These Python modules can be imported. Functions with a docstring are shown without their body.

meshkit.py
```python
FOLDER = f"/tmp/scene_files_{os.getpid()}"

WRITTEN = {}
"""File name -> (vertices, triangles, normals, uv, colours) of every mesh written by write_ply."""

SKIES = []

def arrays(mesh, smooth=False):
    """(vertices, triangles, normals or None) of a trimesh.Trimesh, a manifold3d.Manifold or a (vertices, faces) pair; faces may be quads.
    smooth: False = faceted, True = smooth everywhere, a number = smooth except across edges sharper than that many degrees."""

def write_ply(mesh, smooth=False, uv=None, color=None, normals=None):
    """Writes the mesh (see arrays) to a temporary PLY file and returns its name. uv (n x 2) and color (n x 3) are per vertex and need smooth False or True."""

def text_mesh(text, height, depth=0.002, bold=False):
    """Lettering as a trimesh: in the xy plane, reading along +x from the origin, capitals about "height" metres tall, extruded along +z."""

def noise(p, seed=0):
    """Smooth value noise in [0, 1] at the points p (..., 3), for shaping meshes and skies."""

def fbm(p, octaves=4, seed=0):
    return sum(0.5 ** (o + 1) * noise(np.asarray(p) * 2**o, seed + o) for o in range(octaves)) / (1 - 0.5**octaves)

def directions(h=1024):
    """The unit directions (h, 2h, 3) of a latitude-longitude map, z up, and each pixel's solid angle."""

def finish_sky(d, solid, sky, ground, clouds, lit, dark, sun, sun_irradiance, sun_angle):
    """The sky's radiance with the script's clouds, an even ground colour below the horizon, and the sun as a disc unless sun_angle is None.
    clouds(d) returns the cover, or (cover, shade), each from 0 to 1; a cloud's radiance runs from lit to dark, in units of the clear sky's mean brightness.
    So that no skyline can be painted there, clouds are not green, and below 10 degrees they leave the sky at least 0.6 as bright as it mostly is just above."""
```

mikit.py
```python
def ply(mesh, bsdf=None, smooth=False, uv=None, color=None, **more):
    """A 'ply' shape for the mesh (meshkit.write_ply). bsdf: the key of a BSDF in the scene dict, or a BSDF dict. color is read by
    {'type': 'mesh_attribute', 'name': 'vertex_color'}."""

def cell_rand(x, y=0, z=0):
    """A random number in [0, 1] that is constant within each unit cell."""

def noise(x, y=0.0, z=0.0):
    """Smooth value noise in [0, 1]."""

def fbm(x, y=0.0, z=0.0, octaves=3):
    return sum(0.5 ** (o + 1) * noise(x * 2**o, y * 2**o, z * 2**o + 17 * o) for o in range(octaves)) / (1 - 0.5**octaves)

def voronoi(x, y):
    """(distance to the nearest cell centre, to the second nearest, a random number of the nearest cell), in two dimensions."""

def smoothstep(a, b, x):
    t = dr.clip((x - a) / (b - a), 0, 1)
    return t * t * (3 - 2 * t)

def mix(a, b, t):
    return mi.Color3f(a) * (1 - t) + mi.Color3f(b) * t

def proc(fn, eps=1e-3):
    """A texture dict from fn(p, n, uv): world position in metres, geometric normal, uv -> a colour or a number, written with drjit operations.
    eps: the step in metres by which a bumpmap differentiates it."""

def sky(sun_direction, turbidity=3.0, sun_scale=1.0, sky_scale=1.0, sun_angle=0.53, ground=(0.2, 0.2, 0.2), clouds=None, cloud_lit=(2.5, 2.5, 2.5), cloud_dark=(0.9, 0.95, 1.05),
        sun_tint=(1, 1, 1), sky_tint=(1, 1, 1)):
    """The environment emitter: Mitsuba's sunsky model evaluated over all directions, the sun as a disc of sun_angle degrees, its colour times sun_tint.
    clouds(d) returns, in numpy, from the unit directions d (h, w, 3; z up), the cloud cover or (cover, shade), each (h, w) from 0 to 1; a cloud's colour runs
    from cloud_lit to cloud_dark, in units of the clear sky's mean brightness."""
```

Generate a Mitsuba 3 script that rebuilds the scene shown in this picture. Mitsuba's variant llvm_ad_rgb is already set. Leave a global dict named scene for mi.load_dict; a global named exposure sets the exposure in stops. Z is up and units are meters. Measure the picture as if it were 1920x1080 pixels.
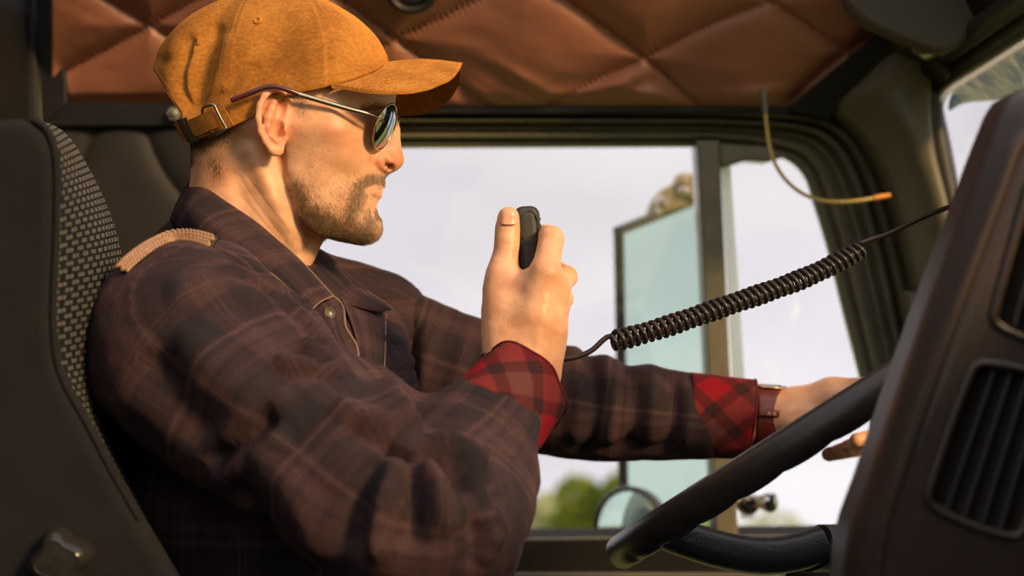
import math, random
import numpy as np, trimesh, manifold3d, shapely
import shapely.geometry as sg
from scipy.interpolate import CubicSpline, PchipInterpolator, RBFInterpolator
from scipy.spatial import cKDTree
import drjit as dr, mitsuba as mi, mikit, meshkit
from mikit import proc, noise, fbm, smoothstep, mix

# ---------------------------------------------------------------- camera, sky, sun, exposure
scene, labels = {}, {}
exposure = 2.1
PITCH = math.radians(10.0)
EYE = np.array([0.0, -1.4, 2.25])
FOC = 2688.0                                   # focal length in pixels of the 1920 wide frame
_c, _s = math.cos(PITCH), math.sin(PITCH)
TR = mi.ScalarTransform4f
scene['camera'] = {'type': 'thinlens', 'fov': math.degrees(2 * math.atan(960 / FOC)), 'fov_axis': 'x',
                   'aperture_radius': 0.0072, 'focus_distance': 1.33, 'near_clip': 0.05, 'far_clip': 3000.0,
                   'to_world': TR().look_at(origin=EYE.tolist(), target=(EYE + [0, _c, _s]).tolist(), up=[0, -_s, _c])}
SUN = np.array([0.66, -0.67, 0.31])


def clouds(d):
    n = meshkit.fbm(d * [2.2, 2.2, 5.0] + 3.1, 4, 5)
    m = meshkit.fbm(d * [5.0, 5.0, 9.0] + 8.1, 3, 9)
    shade = np.clip((n - 0.38) * 2.2 + (m - 0.5) * 0.9, 0, 1)
    return np.ones(shade.shape), shade


scene['sky'] = mikit.sky(SUN, turbidity=4.0, sun_scale=0.95, sky_scale=1.0, sun_angle=12.0, ground=(0.20, 0.21, 0.12), clouds=clouds,
                         cloud_lit=(3.30, 3.18, 3.28), cloud_dark=(2.35, 2.26, 2.42), sun_tint=(1.0, 0.90, 0.77))

# ---------------------------------------------------------------- helpers


def W(v):
    """The cab's frame (x forward for the driver, y towards his door, z up along the leaning cab) to the world."""
    v = np.asarray(v, float)
    q = v - [0, -1.4, 1.05]
    return np.stack([EYE[0] + q[..., 0], EYE[1] + _c * q[..., 1] - _s * q[..., 2], EYE[2] + _s * q[..., 1] + _c * q[..., 2]], -1)


def P(px, py, y):
    """A point of the cab at depth y, measured off the photograph when the scene was laid out."""
    d = np.asarray(y, float) + 1.4
    return np.stack(np.broadcast_arrays((np.asarray(px, float) - 960) / FOC * d, y, 1.05 - (np.asarray(py, float) - 540) / FOC * d), -1)


def mv(mesh):
    if hasattr(mesh, 'to_mesh'):
        m = mesh.to_mesh()
        return np.asarray(m.vert_properties[:, :3], float), np.asarray(m.tri_verts, int)
    if isinstance(mesh, (tuple, list)):
        v, f = np.asarray(mesh[0], float), np.asarray(mesh[1], int)
        if f.shape[1] == 4:
            f = np.vstack([f[:, [0, 1, 2]], f[:, [0, 2, 3]]])
        return v, f
    return np.asarray(mesh.vertices, float), np.asarray(mesh.faces, int)


def cat(*meshes):
    vs, fs, n = [], [], 0
    for m in meshes:
        v, f = mv(m)
        vs.append(v); fs.append(f + n); n += len(v)
    return np.vstack(vs), np.vstack(fs)


def add(key, mesh, bsdf, smooth=35, uv=None, color=None, world=False, label=None, cat_=None, group=None, kind=None):
    v, f = mv(mesh)
    if not world:
        v = W(v)
    base, n = key, 0
    while key in scene:
        n += 1
        key = f'{base}_{n:03d}'
    if uv is not None or color is not None:
        smooth = True if smooth else False
    scene[key] = mikit.ply((v, f), bsdf, smooth=smooth, uv=uv, color=color)
    tag(key, label, cat_, group, kind)
    return key


def tag(key, label=None, cat_=None, group=None, kind=None):
    e = {k: x for k, x in (('label', label), ('category', cat_), ('group', group), ('kind', kind)) if x}
    if e:
        labels[key] = {**labels.get(key, {}), **e}


def grid(pts):
    """A sheet through an (n, m, 3) array of points."""
    n, m = pts.shape[:2]
    i, j = np.meshgrid(np.arange(n - 1), np.arange(m - 1), indexing='ij')
    a = i * m + j
    q = np.stack([a, a + m, a + m + 1, a + 1], -1).reshape(-1, 4)
    return pts.reshape(-1, 3), np.vstack([q[:, [0, 1, 2]], q[:, [0, 2, 3]]])


def solid(pts, back):
    """Two sheets (n, m, 3) joined along their rims."""
    n, m = pts.shape[:2]
    v1, f1 = grid(pts)
    v2, f2 = grid(back)
    rim = np.concatenate([np.arange(m), np.arange(1, n) * m + m - 1, (n - 1) * m + np.arange(m - 2, -1, -1), np.arange(n - 2, 0, -1) * m])
    r2 = np.roll(rim, -1)
    k = n * m
    side = np.vstack([np.stack([rim, r2, r2 + k], 1), np.stack([rim, r2 + k, rim + k], 1)])
    return np.vstack([v1, v2]), np.vstack([f1, f2[:, ::-1] + k, side])


def spline(pts, n, closed=False, k=None):
    pts = np.asarray(pts, float)
    if closed:
        pts = np.vstack([pts, pts[:1]])
    t = np.concatenate([[0], np.cumsum(np.linalg.norm(np.diff(pts, axis=0), axis=1) ** 0.5 + 1e-9)])
    s = CubicSpline(t, pts, bc_type='periodic' if closed else 'natural')
    x = s(np.linspace(0, t[-1], 20 * n))
    L = np.concatenate([[0], np.cumsum(np.linalg.norm(np.diff(x, axis=0), axis=1))])
    u = np.linspace(0, L[-1], n + closed)[:n]
    return np.stack([np.interp(u, L, x[:, i]) for i in range(x.shape[1])], 1)


def frames(p, up=(0, 0, 1), closed=False):
    t = (np.roll(p, -1, 0) - np.roll(p, 1, 0)) if closed else np.gradient(p, axis=0)
    t /= np.linalg.norm(t, axis=1, keepdims=True) + 1e-12
    a = np.cross(np.broadcast_to(up, t.shape), t)
    bad = np.linalg.norm(a, axis=1) < 1e-3
    a[bad] = np.cross([0.3, 0.9, 0.1], t[bad])
    a /= np.linalg.norm(a, axis=1, keepdims=True)
    return t, a, np.cross(t, a)


def tube(p, r, sides=10, up=(0, 0, 1), closed=False, squash=(1, 1), caps=True):
    p = np.asarray(p, float)
    t, a, b = frames(p, up, closed)
    ang = np.arange(sides) * 2 * np.pi / sides
    r = np.broadcast_to(r, (len(p),))
    v = p[:, None] + r[:, None, None] * (squash[0] * np.cos(ang)[None, :, None] * a[:, None] + squash[1] * np.sin(ang)[None, :, None] * b[:, None])
    n = len(p)
    i, j = np.meshgrid(np.arange(n if closed else n - 1), np.arange(sides), indexing='ij')
    i2, j2 = (i + 1) % n, (j + 1) % sides
    q = np.stack([i * sides + j, i * sides + j2, i2 * sides + j2, i2 * sides + j], -1).reshape(-1, 4)
    f = np.vstack([q[:, [0, 1, 2]], q[:, [0, 2, 3]]])
    v = v.reshape(-1, 3)
    if caps and not closed:
        k = len(v)
        v = np.vstack([v, p[0], p[-1]])
        j = np.arange(sides)
        f = np.vstack([f, np.stack([(j + 1) % sides, j, j * 0 + k], 1), np.stack([(n - 1) * sides + j, (n - 1) * sides + (j + 1) % sides, j * 0 + k + 1], 1)])
    return v, f


def lathe(prof, origin, axis, sides=32):
    """Revolves (radius, height) pairs about an axis."""
    axis = np.asarray(axis, float) / np.linalg.norm(axis)
    a = np.cross(axis, [0.31, 0.83, 0.2]); a /= np.linalg.norm(a)
    b = np.cross(axis, a)
    ang = np.arange(sides + 1) * 2 * np.pi / sides
    prof = np.asarray(prof, float)
    pts = np.asarray(origin) + prof[:, None, 1:2] * axis + prof[:, None, :1] * (np.cos(ang)[None, :, None] * a + np.sin(ang)[None, :, None] * b)
    m = trimesh.Trimesh(*grid(pts), process=True)
    m.merge_vertices()
    return np.asarray(m.vertices), np.asarray(m.faces)[:, ::-1]


def bevel_slab(p, y0, y1, bevel=0.0, step=0.006, k=6):
    """A slab of outline p (x, z) from y0 back to y1, its front edge rounded over."""
    s = sg.polygon.orient(sg.Polygon(p))
    if not bevel:
        c = np.array(s.exterior.coords)[:-1]
        rings = [(c, y0), (c, y1)]
    else:
        L = s.exterior.length
        n = int(min(400, max(24, L / step)))
        c = np.array([s.exterior.interpolate(L * i / n).coords[0] for i in range(n)])
        corner = np.array(s.exterior.coords)[:-1]
        for q in (corner if len(corner) < 30 else []):                                            # keep the corners
            c[np.argmin(((c - q) ** 2).sum(1))] = q
        t = np.roll(c, -1, 0) - np.roll(c, 1, 0)
        t /= np.linalg.norm(t, axis=1, keepdims=True)
        inw = np.stack([-t[:, 1], t[:, 0]], 1)
        rings = [(c + inw * bevel * (1 - math.sin(a)), y0 + bevel * (1 - math.cos(a))) for a in np.linspace(0, math.pi / 2, k)] + [(c, y1)]
    n = len(rings[0][0])
    v = np.vstack([np.stack([r[:, 0], np.full(n, y), r[:, 1]], 1) for r, y in rings])
    i = np.arange(n); j = (i + 1) % n
    f = [np.stack([i + m * n, i + (m + 1) * n, j + (m + 1) * n, j + m * n], 1) for m in range(len(rings) - 1)]
    f = [np.vstack([q[:, [0, 1, 2]], q[:, [0, 2, 3]]]) for q in f]
    for m, flip in ((0, False), (len(rings) - 1, True)):
        f2 = np.asarray(manifold3d.triangulate([rings[m][0]]), int) + m * n
        fn = np.cross(v[f2[:, 1]] - v[f2[:, 0]], v[f2[:, 2]] - v[f2[:, 0]])[:, 1]
        want = 1 if flip else -1
        f2 = np.where((fn * want < 0)[:, None], f2[:, ::-1], f2)
        f.append(f2)
    m = trimesh.Trimesh(v, np.vstack(f), process=False)
    m.fix_normals()
    return np.asarray(m.vertices), np.asarray(m.faces)


def extrude(poly_px, y0, y1, bevel=0.0):
    """A slab whose outline is measured at depth y0, its front edge rounded over."""
    p = np.array(poly_px, float)
    return bevel_slab(P(p[:, 0], p[:, 1], y0)[:, [0, 2]], y0, y1, bevel)


def rbox(size, r, seg=4):
    """A rounded box about the origin (hull of eight spheres)."""
    h = np.asarray(size, float) / 2 - r
    s = manifold3d.Manifold.sphere(r, seg * 4)
    return manifold3d.Manifold.batch_hull([s.translate((h * k).tolist()) for k in np.array(np.meshgrid([-1, 1], [-1, 1], [-1, 1])).reshape(3, -1).T])


def place(mesh, o, x, y):
    """A mesh made about the origin, put at o with its x and y axes along x and y."""
    v, f = mv(mesh)
    x = np.asarray(x, float); x = x / np.linalg.norm(x)
    z = np.cross(x, y); z /= np.linalg.norm(z)
    y = np.cross(z, x)
    return v @ np.stack([x, y, z]) + o, f


def surface_nets(fn, lo, hi, h):
    """The zero surface of fn (negative inside) over a grid of cells of size h, as an even triangle mesh."""
    lo, hi = np.asarray(lo, float), np.asarray(hi, float)
    n = np.ceil((hi - lo) / h).astype(int) + 1
    ax = [lo[k] + h * np.arange(n[k]) for k in range(3)]
    g = np.stack(np.meshgrid(*ax, indexing='ij'), -1).astype(np.float32)
    d = fn(g).astype(np.float32)
    for k in range(3):                                              # closed at the box's faces
        for e in (0, -1):
            d[(slice(None),) * k + (e,)] = np.maximum(d[(slice(None),) * k + (e,)], 1e-4)
    ins = d < 0
    cnt = np.zeros(tuple(n - 1), np.float32)
    acc = np.zeros(tuple(n - 1) + (3,), np.float32)
    sl = lambda o: tuple(slice(o[k], n[k] - 1 + o[k]) for k in range(3))
    C = list(np.ndindex(2, 2, 2))
    for a in C:
        for k in range(3):
            if a[k] == 0:
                b = list(a); b[k] = 1
                da, db = d[sl(a)], d[sl(b)]
                cr = ins[sl(a)] != ins[sl(b)]
                t = np.where(cr, da / np.where(cr, da - db, 1), 0)
                cnt += cr
                for q in range(3):
                    acc[..., q] += cr * (a[q] + (t if q == k else 0))
    act = cnt > 0
    idx = -np.ones(act.shape, int)
    idx[act] = np.arange(act.sum())
    cell = np.stack(np.nonzero(act), 1)
    v = lo + h * (cell + acc[act] / cnt[act][:, None])
    quads = []
    for k in range(3):
        a, b = (k + 1) % 3, (k + 2) % 3
        s0 = [slice(1, -1)] * 3; s0[k] = slice(0, n[k] - 1)
        s1 = list(s0); s1[k] = slice(1, n[k])
        e = ins[tuple(s0)] != ins[tuple(s1)]
        w = ins[tuple(s0)][e]
        pos = np.stack(np.nonzero(e), 1)
        pos[:, a] += 1; pos[:, b] += 1
        c = []
        for (oa, ob) in ((-1, -1), (0, -1), (0, 0), (-1, 0)):
            p = pos.copy(); p[:, a] += oa; p[:, b] += ob
            c.append(idx[p[:, 0], p[:, 1], p[:, 2]])
        q = np.stack(c, 1)
        q = np.where(w[:, None], q, q[:, ::-1])
        quads.append(q)
    q = np.vstack(quads)
    q = q[(q >= 0).all(1)]
    return v.astype(float), np.vstack([q[:, [0, 1, 2]], q[:, [0, 2, 3]]])


def smin(a, b, k):
    h = np.clip(0.5 + 0.5 * (b - a) / k, 0, 1)
    return b + (a - b) * h - k * h * (1 - h)


def smax(a, b, k):
    return -smin(-a, -b, k)


def cone(g, a, b, ra, rb):
    """Distance to a capsule whose radius runs from ra to rb."""
    a, b = np.asarray(a, np.float32), np.asarray(b, np.float32)
    ba = b - a
    t = np.clip(((g - a) @ ba) / max(float(ba @ ba), 1e-12), 0, 1)
    return np.sqrt(((g - a - t[..., None] * ba) ** 2).sum(-1)) - (ra + (rb - ra) * t)


def chain(g, pts, rs, k=0.0):
    d = None
    for i in range(len(pts) - 1):
        c = cone(g, pts[i], pts[i + 1], rs[i], rs[i + 1])
        d = c if d is None else (smin(d, c, k) if k else np.minimum(d, c))
    return d


def ball(g, c, r, s=(1, 1, 1)):
    s = np.asarray(s, np.float32)
    q = (g - np.asarray(c, np.float32)) / s
    return (np.sqrt((q ** 2).sum(-1)) - r) * float(s.min())


def poly2d(x, z, poly):
    """Signed distance in the plane to a closed outline, negative inside."""
    p = np.asarray(poly, np.float32)
    a, b = p, np.roll(p, -1, 0)
    d = np.full(x.shape, 9.0, np.float32)
    inside = np.zeros(x.shape, bool)
    for (ax, az), (bx, bz) in zip(a, b):
        ex, ez = bx - ax, bz - az
        t = np.clip(((x - ax) * ex + (z - az) * ez) / max(ex * ex + ez * ez, 1e-12), 0, 1)
        d = np.minimum(d, (x - ax - t * ex) ** 2 + (z - az - t * ez) ** 2)
        if bz != az:
            inside ^= ((az > z) != (bz > z)) & (x < ex * (z - az) / ez + ax)
    return np.where(inside, -1, 1) * np.sqrt(d)


def normals(v, f):
    fn = np.cross(v[f[:, 1]] - v[f[:, 0]], v[f[:, 2]] - v[f[:, 0]])
    n = np.zeros_like(v)
    for k in range(3):
        np.add.at(n, f[:, k], fn)
    return n / (np.linalg.norm(n, axis=1, keepdims=True) + 1e-20)


def taubin(v, f, it=6, lam=0.5, mu=-0.53):
    from scipy.sparse import coo_matrix, diags
    e = np.vstack([f[:, [0, 1]], f[:, [1, 2]], f[:, [2, 0]]])
    e = np.vstack([e, e[:, ::-1]])
    A = coo_matrix((np.ones(len(e)), (e[:, 0], e[:, 1])), (len(v), len(v))).tocsr()
    A.data[:] = 1
    L = diags(1 / np.maximum(np.asarray(A.sum(1)).ravel(), 1)) @ A
    for i in range(it):
        v = v + lam * (L @ v - v)
        v = v + mu * (L @ v - v)
    return v, f


def polydist(p, line):
    """Distance from points to a 3-D polyline, and the share of its length at the nearest point."""
    line = np.asarray(line, float)
    best, at = np.full(len(p), 9.0), np.zeros(len(p))
    for i in range(len(line) - 1):
        a, ba = line[i], line[i + 1] - line[i]
        t = np.clip(((p - a) @ ba) / max(ba @ ba, 1e-12), 0, 1)
        d = np.linalg.norm(p - a - t[:, None] * ba, axis=1)
        m = d < best
        best = np.where(m, d, best); at = np.where(m, (i + t) / (len(line) - 1), at)
    return best, at


# ---------------------------------------------------------------- materials
def rgb(r, g, b):
    """A colour as picked off a picture (0 to 255), made linear."""
    c = np.array([r, g, b]) / 255.0
    return np.where(c < 0.04045, c / 12.92, ((c + 0.055) / 1.055) ** 2.4).tolist()


def mat(name, color, rough=0.6, metallic=0.0, spec=0.5, bump=None, **more):
    b = {'type': 'principled', 'base_color': color if isinstance(color, dict) else {'type': 'rgb', 'value': [float(c) for c in color]}, 'roughness': rough, 'metallic': metallic, 'specular': spec, **more}
    if bump:
        b = {'type': 'bumpmap', 'arbitrary': bump[0], 'scale': bump[1], 'bsdf': b}
    scene[name] = {'type': 'twosided', 'bsdf': b} if not more.get('spec_trans') else b
    return name


def grain(s, lo=0.0, octaves=3):
    return lambda p, n, uv: lo + fbm(p.x * s, p.y * s, p.z * s, octaves)


def speckle(c0, c1, s):
    return proc(lambda p, n, uv: mix(c0, c1, fbm(p.x * s, p.y * s, p.z * s, 3)))
# ---------------------------------------------------------------- the cab
leather_bump = proc(lambda p, n, uv: fbm(p.x * 420, p.y * 420, p.z * 420, 2), eps=4e-4)
mat('brown_leather', speckle(rgb(150, 98, 78), rgb(172, 116, 92), 9.0), 0.42, bump=(leather_bump, 0.0004))
mat('dark_vinyl', speckle(rgb(32, 32, 32), rgb(40, 39, 38), 14.0), 0.65, spec=0.3, bump=(leather_bump, 0.0004))
mat('black_metal', speckle(rgb(20, 20, 23), rgb(28, 28, 30), 20.0), 0.5, spec=0.3)
mat('rubber', speckle(rgb(100, 97, 80), rgb(120, 115, 94), 30.0), 0.30)
mat('aged_steel', (0.12, 0.12, 0.09), 0.4, metallic=0.9)
mat('olive_vinyl', speckle(rgb(84, 80, 62), rgb(98, 92, 70), 12.0), 0.45, bump=(leather_bump, 0.0003))
mat('dark_plastic', rgb(40, 37, 34), 0.4)
mat('brown_plastic', speckle(rgb(44, 33, 27), rgb(51, 38, 30), 8.0), 0.42)
mat('chrome', (0.75, 0.74, 0.7), 0.15, metallic=1.0)
mat('steel', (0.55, 0.54, 0.5), 0.3, metallic=1.0)
mat('thread', rgb(52, 36, 30), 0.8)
mat('visor_vinyl', speckle(rgb(66, 60, 48), rgb(74, 66, 52), 10.0), 0.6)
scene['glass'] = {'type': 'thindielectric', 'int_ior': 1.5}

YW = 0.55
# window opening (inner) and the outer edge of the surround, picture points
INNER = [(470, 1006), (470, 700), (470, 330), (478, 290), (510, 279), (760, 278), (1060, 277), (1310, 276), (1440, 290), (1480, 304), (1508, 334), (1525, 385), (1548, 460), (1580, 590), (1608, 700), (1640, 830), (1668, 965), (1680, 1030)]
OUTER = [(390, 1006), (390, 700), (392, 300), (400, 240), (470, 202), (760, 200), (1060, 201), (1300, 203), (1470, 206), (1545, 216), (1600, 250), (1640, 312), (1668, 390), (1694, 490), (1718, 600), (1744, 730), (1772, 860), (1800, 1030)]
ip, op = spline(INNER, 240), spline(OUTER, 240)
# pair the two paths by equal parameters of their knots
def knotpath(K, n=240):
    K = np.asarray(K, float)
    t = np.arange(len(K))
    return PchipInterpolator(t, K)(np.linspace(0, len(K) - 1, n))
ip, op = knotpath(INNER), knotpath(OUTER)
def rib(t0, t1, depth, fat=1.0, n=7, base=0.575):
    """One ridge of the window surround: a band between two fractions of the way out, bulging into the cab."""
    t = np.linspace(t0, t1, n)
    prof = depth * np.sin(np.pi * np.linspace(0, 1, n)) ** 0.62
    px = ip[:, None] * (1 - t)[None, :, None] + op[:, None] * t[None, :, None]
    front = P(px[..., 0], px[..., 1], np.broadcast_to(base - prof, px.shape[:2]))
    back = P(px[..., 0], px[..., 1], np.full(px.shape[:2], base + 0.012))
    return solid(front, back)
add('window_1__surround_back', rib(0.02, 0.98, 0.004, base=0.574), 'rubber')
add('window_1__seal', rib(0.0, 0.19, 0.014), 'rubber', label='black rubber seal around the glass')
for a, b, dp in ((0.18, 0.40, 0.026), (0.40, 0.57, 0.020), (0.57, 0.76, 0.038)):
    add('window_1__surround_rib', rib(a, b, dp), 'rubber')
add('window_1__surround_band', rib(0.75, 1.0, 0.045, n=9), 'olive_vinyl')
tag('window_1', 'driver side window with ribbed dark surround', kind='structure')
# glass panes: the sliding pane and the quarter light in front of it
def flat(poly, y, th=0.004):
    return extrude(poly, y, y + th)
def sheet(poly, y):
    p = np.array(poly, float)
    v = P(p[:, 0], p[:, 1], y)
    return v, trimesh.creation.triangulate_polygon(sg.Polygon(p), engine='earcut')[1]
def sheet(poly, y):
    v2, f = trimesh.creation.triangulate_polygon(sg.Polygon(np.array(poly, float)), engine='earcut')
    return P(v2[:, 0], v2[:, 1], y), f
add('window_1__pane', sheet([(462, 270), (1315, 268), (1350, 1015), (462, 1015)], 0.585), 'glass', smooth=False)
add('window_1__pane', sheet([(1345, 285), (1475, 295), (1515, 330), (1560, 470), (1612, 690), (1690, 1030), (1385, 1020)], 0.583), 'glass', smooth=False)
# the upright division bar, with the channel and the bright strip beside it
add('window_1__division_bar', extrude([(1306, 262), (1349, 262), (1386, 1030), (1343, 1030)], 0.545, 0.60, 0.004), 'rubber')
add('window_1__channel', extrude([(1300, 268), (1308, 268), (1345, 1010), (1335, 1010)], 0.57, 0.595, 0.002), 'steel')
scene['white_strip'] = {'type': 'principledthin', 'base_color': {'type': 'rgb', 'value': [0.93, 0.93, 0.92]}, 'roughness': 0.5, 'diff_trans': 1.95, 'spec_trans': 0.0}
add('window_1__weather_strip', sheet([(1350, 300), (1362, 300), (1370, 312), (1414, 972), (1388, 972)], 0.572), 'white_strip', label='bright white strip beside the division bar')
add('window_1__quarter_frame', extrude([(1346, 268), (1440, 272), (1476, 292), (1440, 303), (1400, 300), (1350, 316)], 0.56, 0.60, 0.004), 'rubber')
# quarter light lock
q0 = P(1405, 941, 0.54)
knob = lathe([(0, 0), (0.0085, 0.001), (0.0115, 0.005), (0.0085, 0.012), (0.0095, 0.022), (0.0125, 0.030), (0.014, 0.036), (0.012, 0.041), (0, 0.042)], P(1402, 940, 0.555), [0.55, -0.5, 0.05])
add('window_1__lock_knob', knob, 'chrome', label='small chrome lock knob')
add('window_1__lock_plate', lathe([(0, -0.004), (0.016, -0.004), (0.016, 0.003), (0.012, 0.006), (0, 0.006)], P(1402, 944, 0.562), [0, -1, 0]), 'chrome')
# door below the window
def slab(pts_front, depth):
    p = np.asarray(pts_front, float)
    return solid(p, p + [0, depth, 0])
rows = [(1003, 0.580), (1008, 0.560), (1011, 0.548), (1014, 0.545), (1040, 0.542), (1068, 0.540), (1074, 0.537), (1077, 0.52), (1081, 0.50), (1100, 0.495), (1260, 0.49)]
cols = np.linspace(330, 2120, 46)
door = np.stack([P(cols, r + (cols - 1150) * (-0.012 if i < 5 else 0.004), y) for i, (r, y) in enumerate(rows)], 0)
mat('door_vinyl', speckle(rgb(26, 25, 23), rgb(33, 31, 29), 14.0), 0.8, spec=0.15)
add('door_1', solid(door, door * [1, 0, 1] + [0, 0.64, 0]), 'door_vinyl', label='dark door panel with a ledge below the driver side window', kind='structure')
add('door_1__sill_trim', tube(P(np.linspace(440, 1700, 30), 1009 - (np.linspace(440, 1700, 30) - 1150) * 0.012, 0.552), 0.0016, 6), 'rubber')
add('door_1__armrest_edge', tube(P(np.linspace(340, 1800, 20), 1079.0, 0.503), 0.004, 8), 'olive_vinyl')

# ---- quilted panel above the window: one padded sheet, sewn down along diamond seams
SEAMS = [[(125, 132), (330, 20), (420, -35)], [(430, 240), (735, 75), (900, -5), (1010, -70)], [(1030, 196), (1120, 150), (1210, 106), (1330, 45), (1460, -5), (1600, -70)],
         [(60, -80), (200, 0), (330, 76), (470, 160), (560, 240)], [(520, -90), (640, 0), (750, 80), (830, 135), (915, 198)], [(930, -90), (1060, 0), (1200, 104), (1312, 198)], [(1330, -60), (1440, 0), (1590, 98), (1700, 170)], [(1480, 190), (1600, 90), (1700, 40)]]
SEAMS = [spline(s, 60) for s in SEAMS]
def yq(py):
    return 0.53 - 0.00052 * (200 - py)
def quilt_at(px, py):
    q = np.stack([px, py], -1).reshape(-1, 2)
    d = np.min([cKDTree(s).query(q)[0] for s in SEAMS], 0).reshape(px.shape)
    puff = 0.021 * (1 - np.exp(-(d / 27.0))) + 0.004 * (1 - np.exp(-(d / 6.0)))
    p3 = np.stack([px / 170.0, py / 90.0, px * 0], -1)
    puff = puff + 0.012 * (meshkit.fbm(p3, 3, 4) - 0.5) * np.clip(d / 40, 0, 1)
    # gathers near the tucked lower edge
    for gx, gy, ang, amp in ((900, 178, 0.55, 0.006), (1070, 176, -0.25, 0.008), (1150, 165, -0.5, 0.006), (1235, 186, 0.3, 0.005), (1300, 178, 0.6, 0.006), (1420, 176, -0.15, 0.007), (985, 150, 0.5, 0.004), (620, 176, 0.3, 0.005)):
        u = (px - gx) * math.cos(ang) + (py - gy) * math.sin(ang)
        w = -(px - gx) * math.sin(ang) + (py - gy) * math.cos(ang)
        puff = puff + amp * np.exp(-(u / 75) ** 2 - (w / 13) ** 2) - amp * 0.8 * np.exp(-(u / 75) ** 2 - ((w - 20) / 14) ** 2)
    edge = np.clip((200 - py) / 26, 0, 1)
    return puff * np.sqrt(edge)
gx, gy = np.meshgrid(np.arange(96, 1716, 5.0), np.concatenate([np.arange(-140, 120, 6.0), np.arange(120, 206, 3.5)]), indexing='ij')
front = P(gx, gy, yq(gy) - quilt_at(gx, gy))
add('wall_left__quilted_panel', solid(front, P(gx, gy, yq(gy) + 0.03)), 'brown_leather', smooth=True, label='brown leather panel quilted in large diamonds')
st = []
for s in SEAMS:
    L = np.concatenate([[0], np.cumsum(np.linalg.norm(np.diff(s, axis=0), axis=1))])
    for u in np.arange(0, L[-1], 11.0):
        q = np.array([[np.interp(x, L, s[:, k]) for k in range(2)] for x in (u, u + 6.5)])
        if (q[:, 0] < 100).any() or (q[:, 0] > 1700).any() or (q[:, 1] < -130).any() or (q[:, 1] > 197).any():
            continue
        st.append(tube(P(q[:, 0], q[:, 1], yq(q[:, 1]) - quilt_at(q[:, 0], q[:, 1]) - 0.0006), 0.0007, 4))
add('wall_left__seam_stitching', cat(*st), 'thread', kind='stuff')
tag('wall_left', 'driver side wall of the cab above and behind the window', kind='structure')
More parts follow.
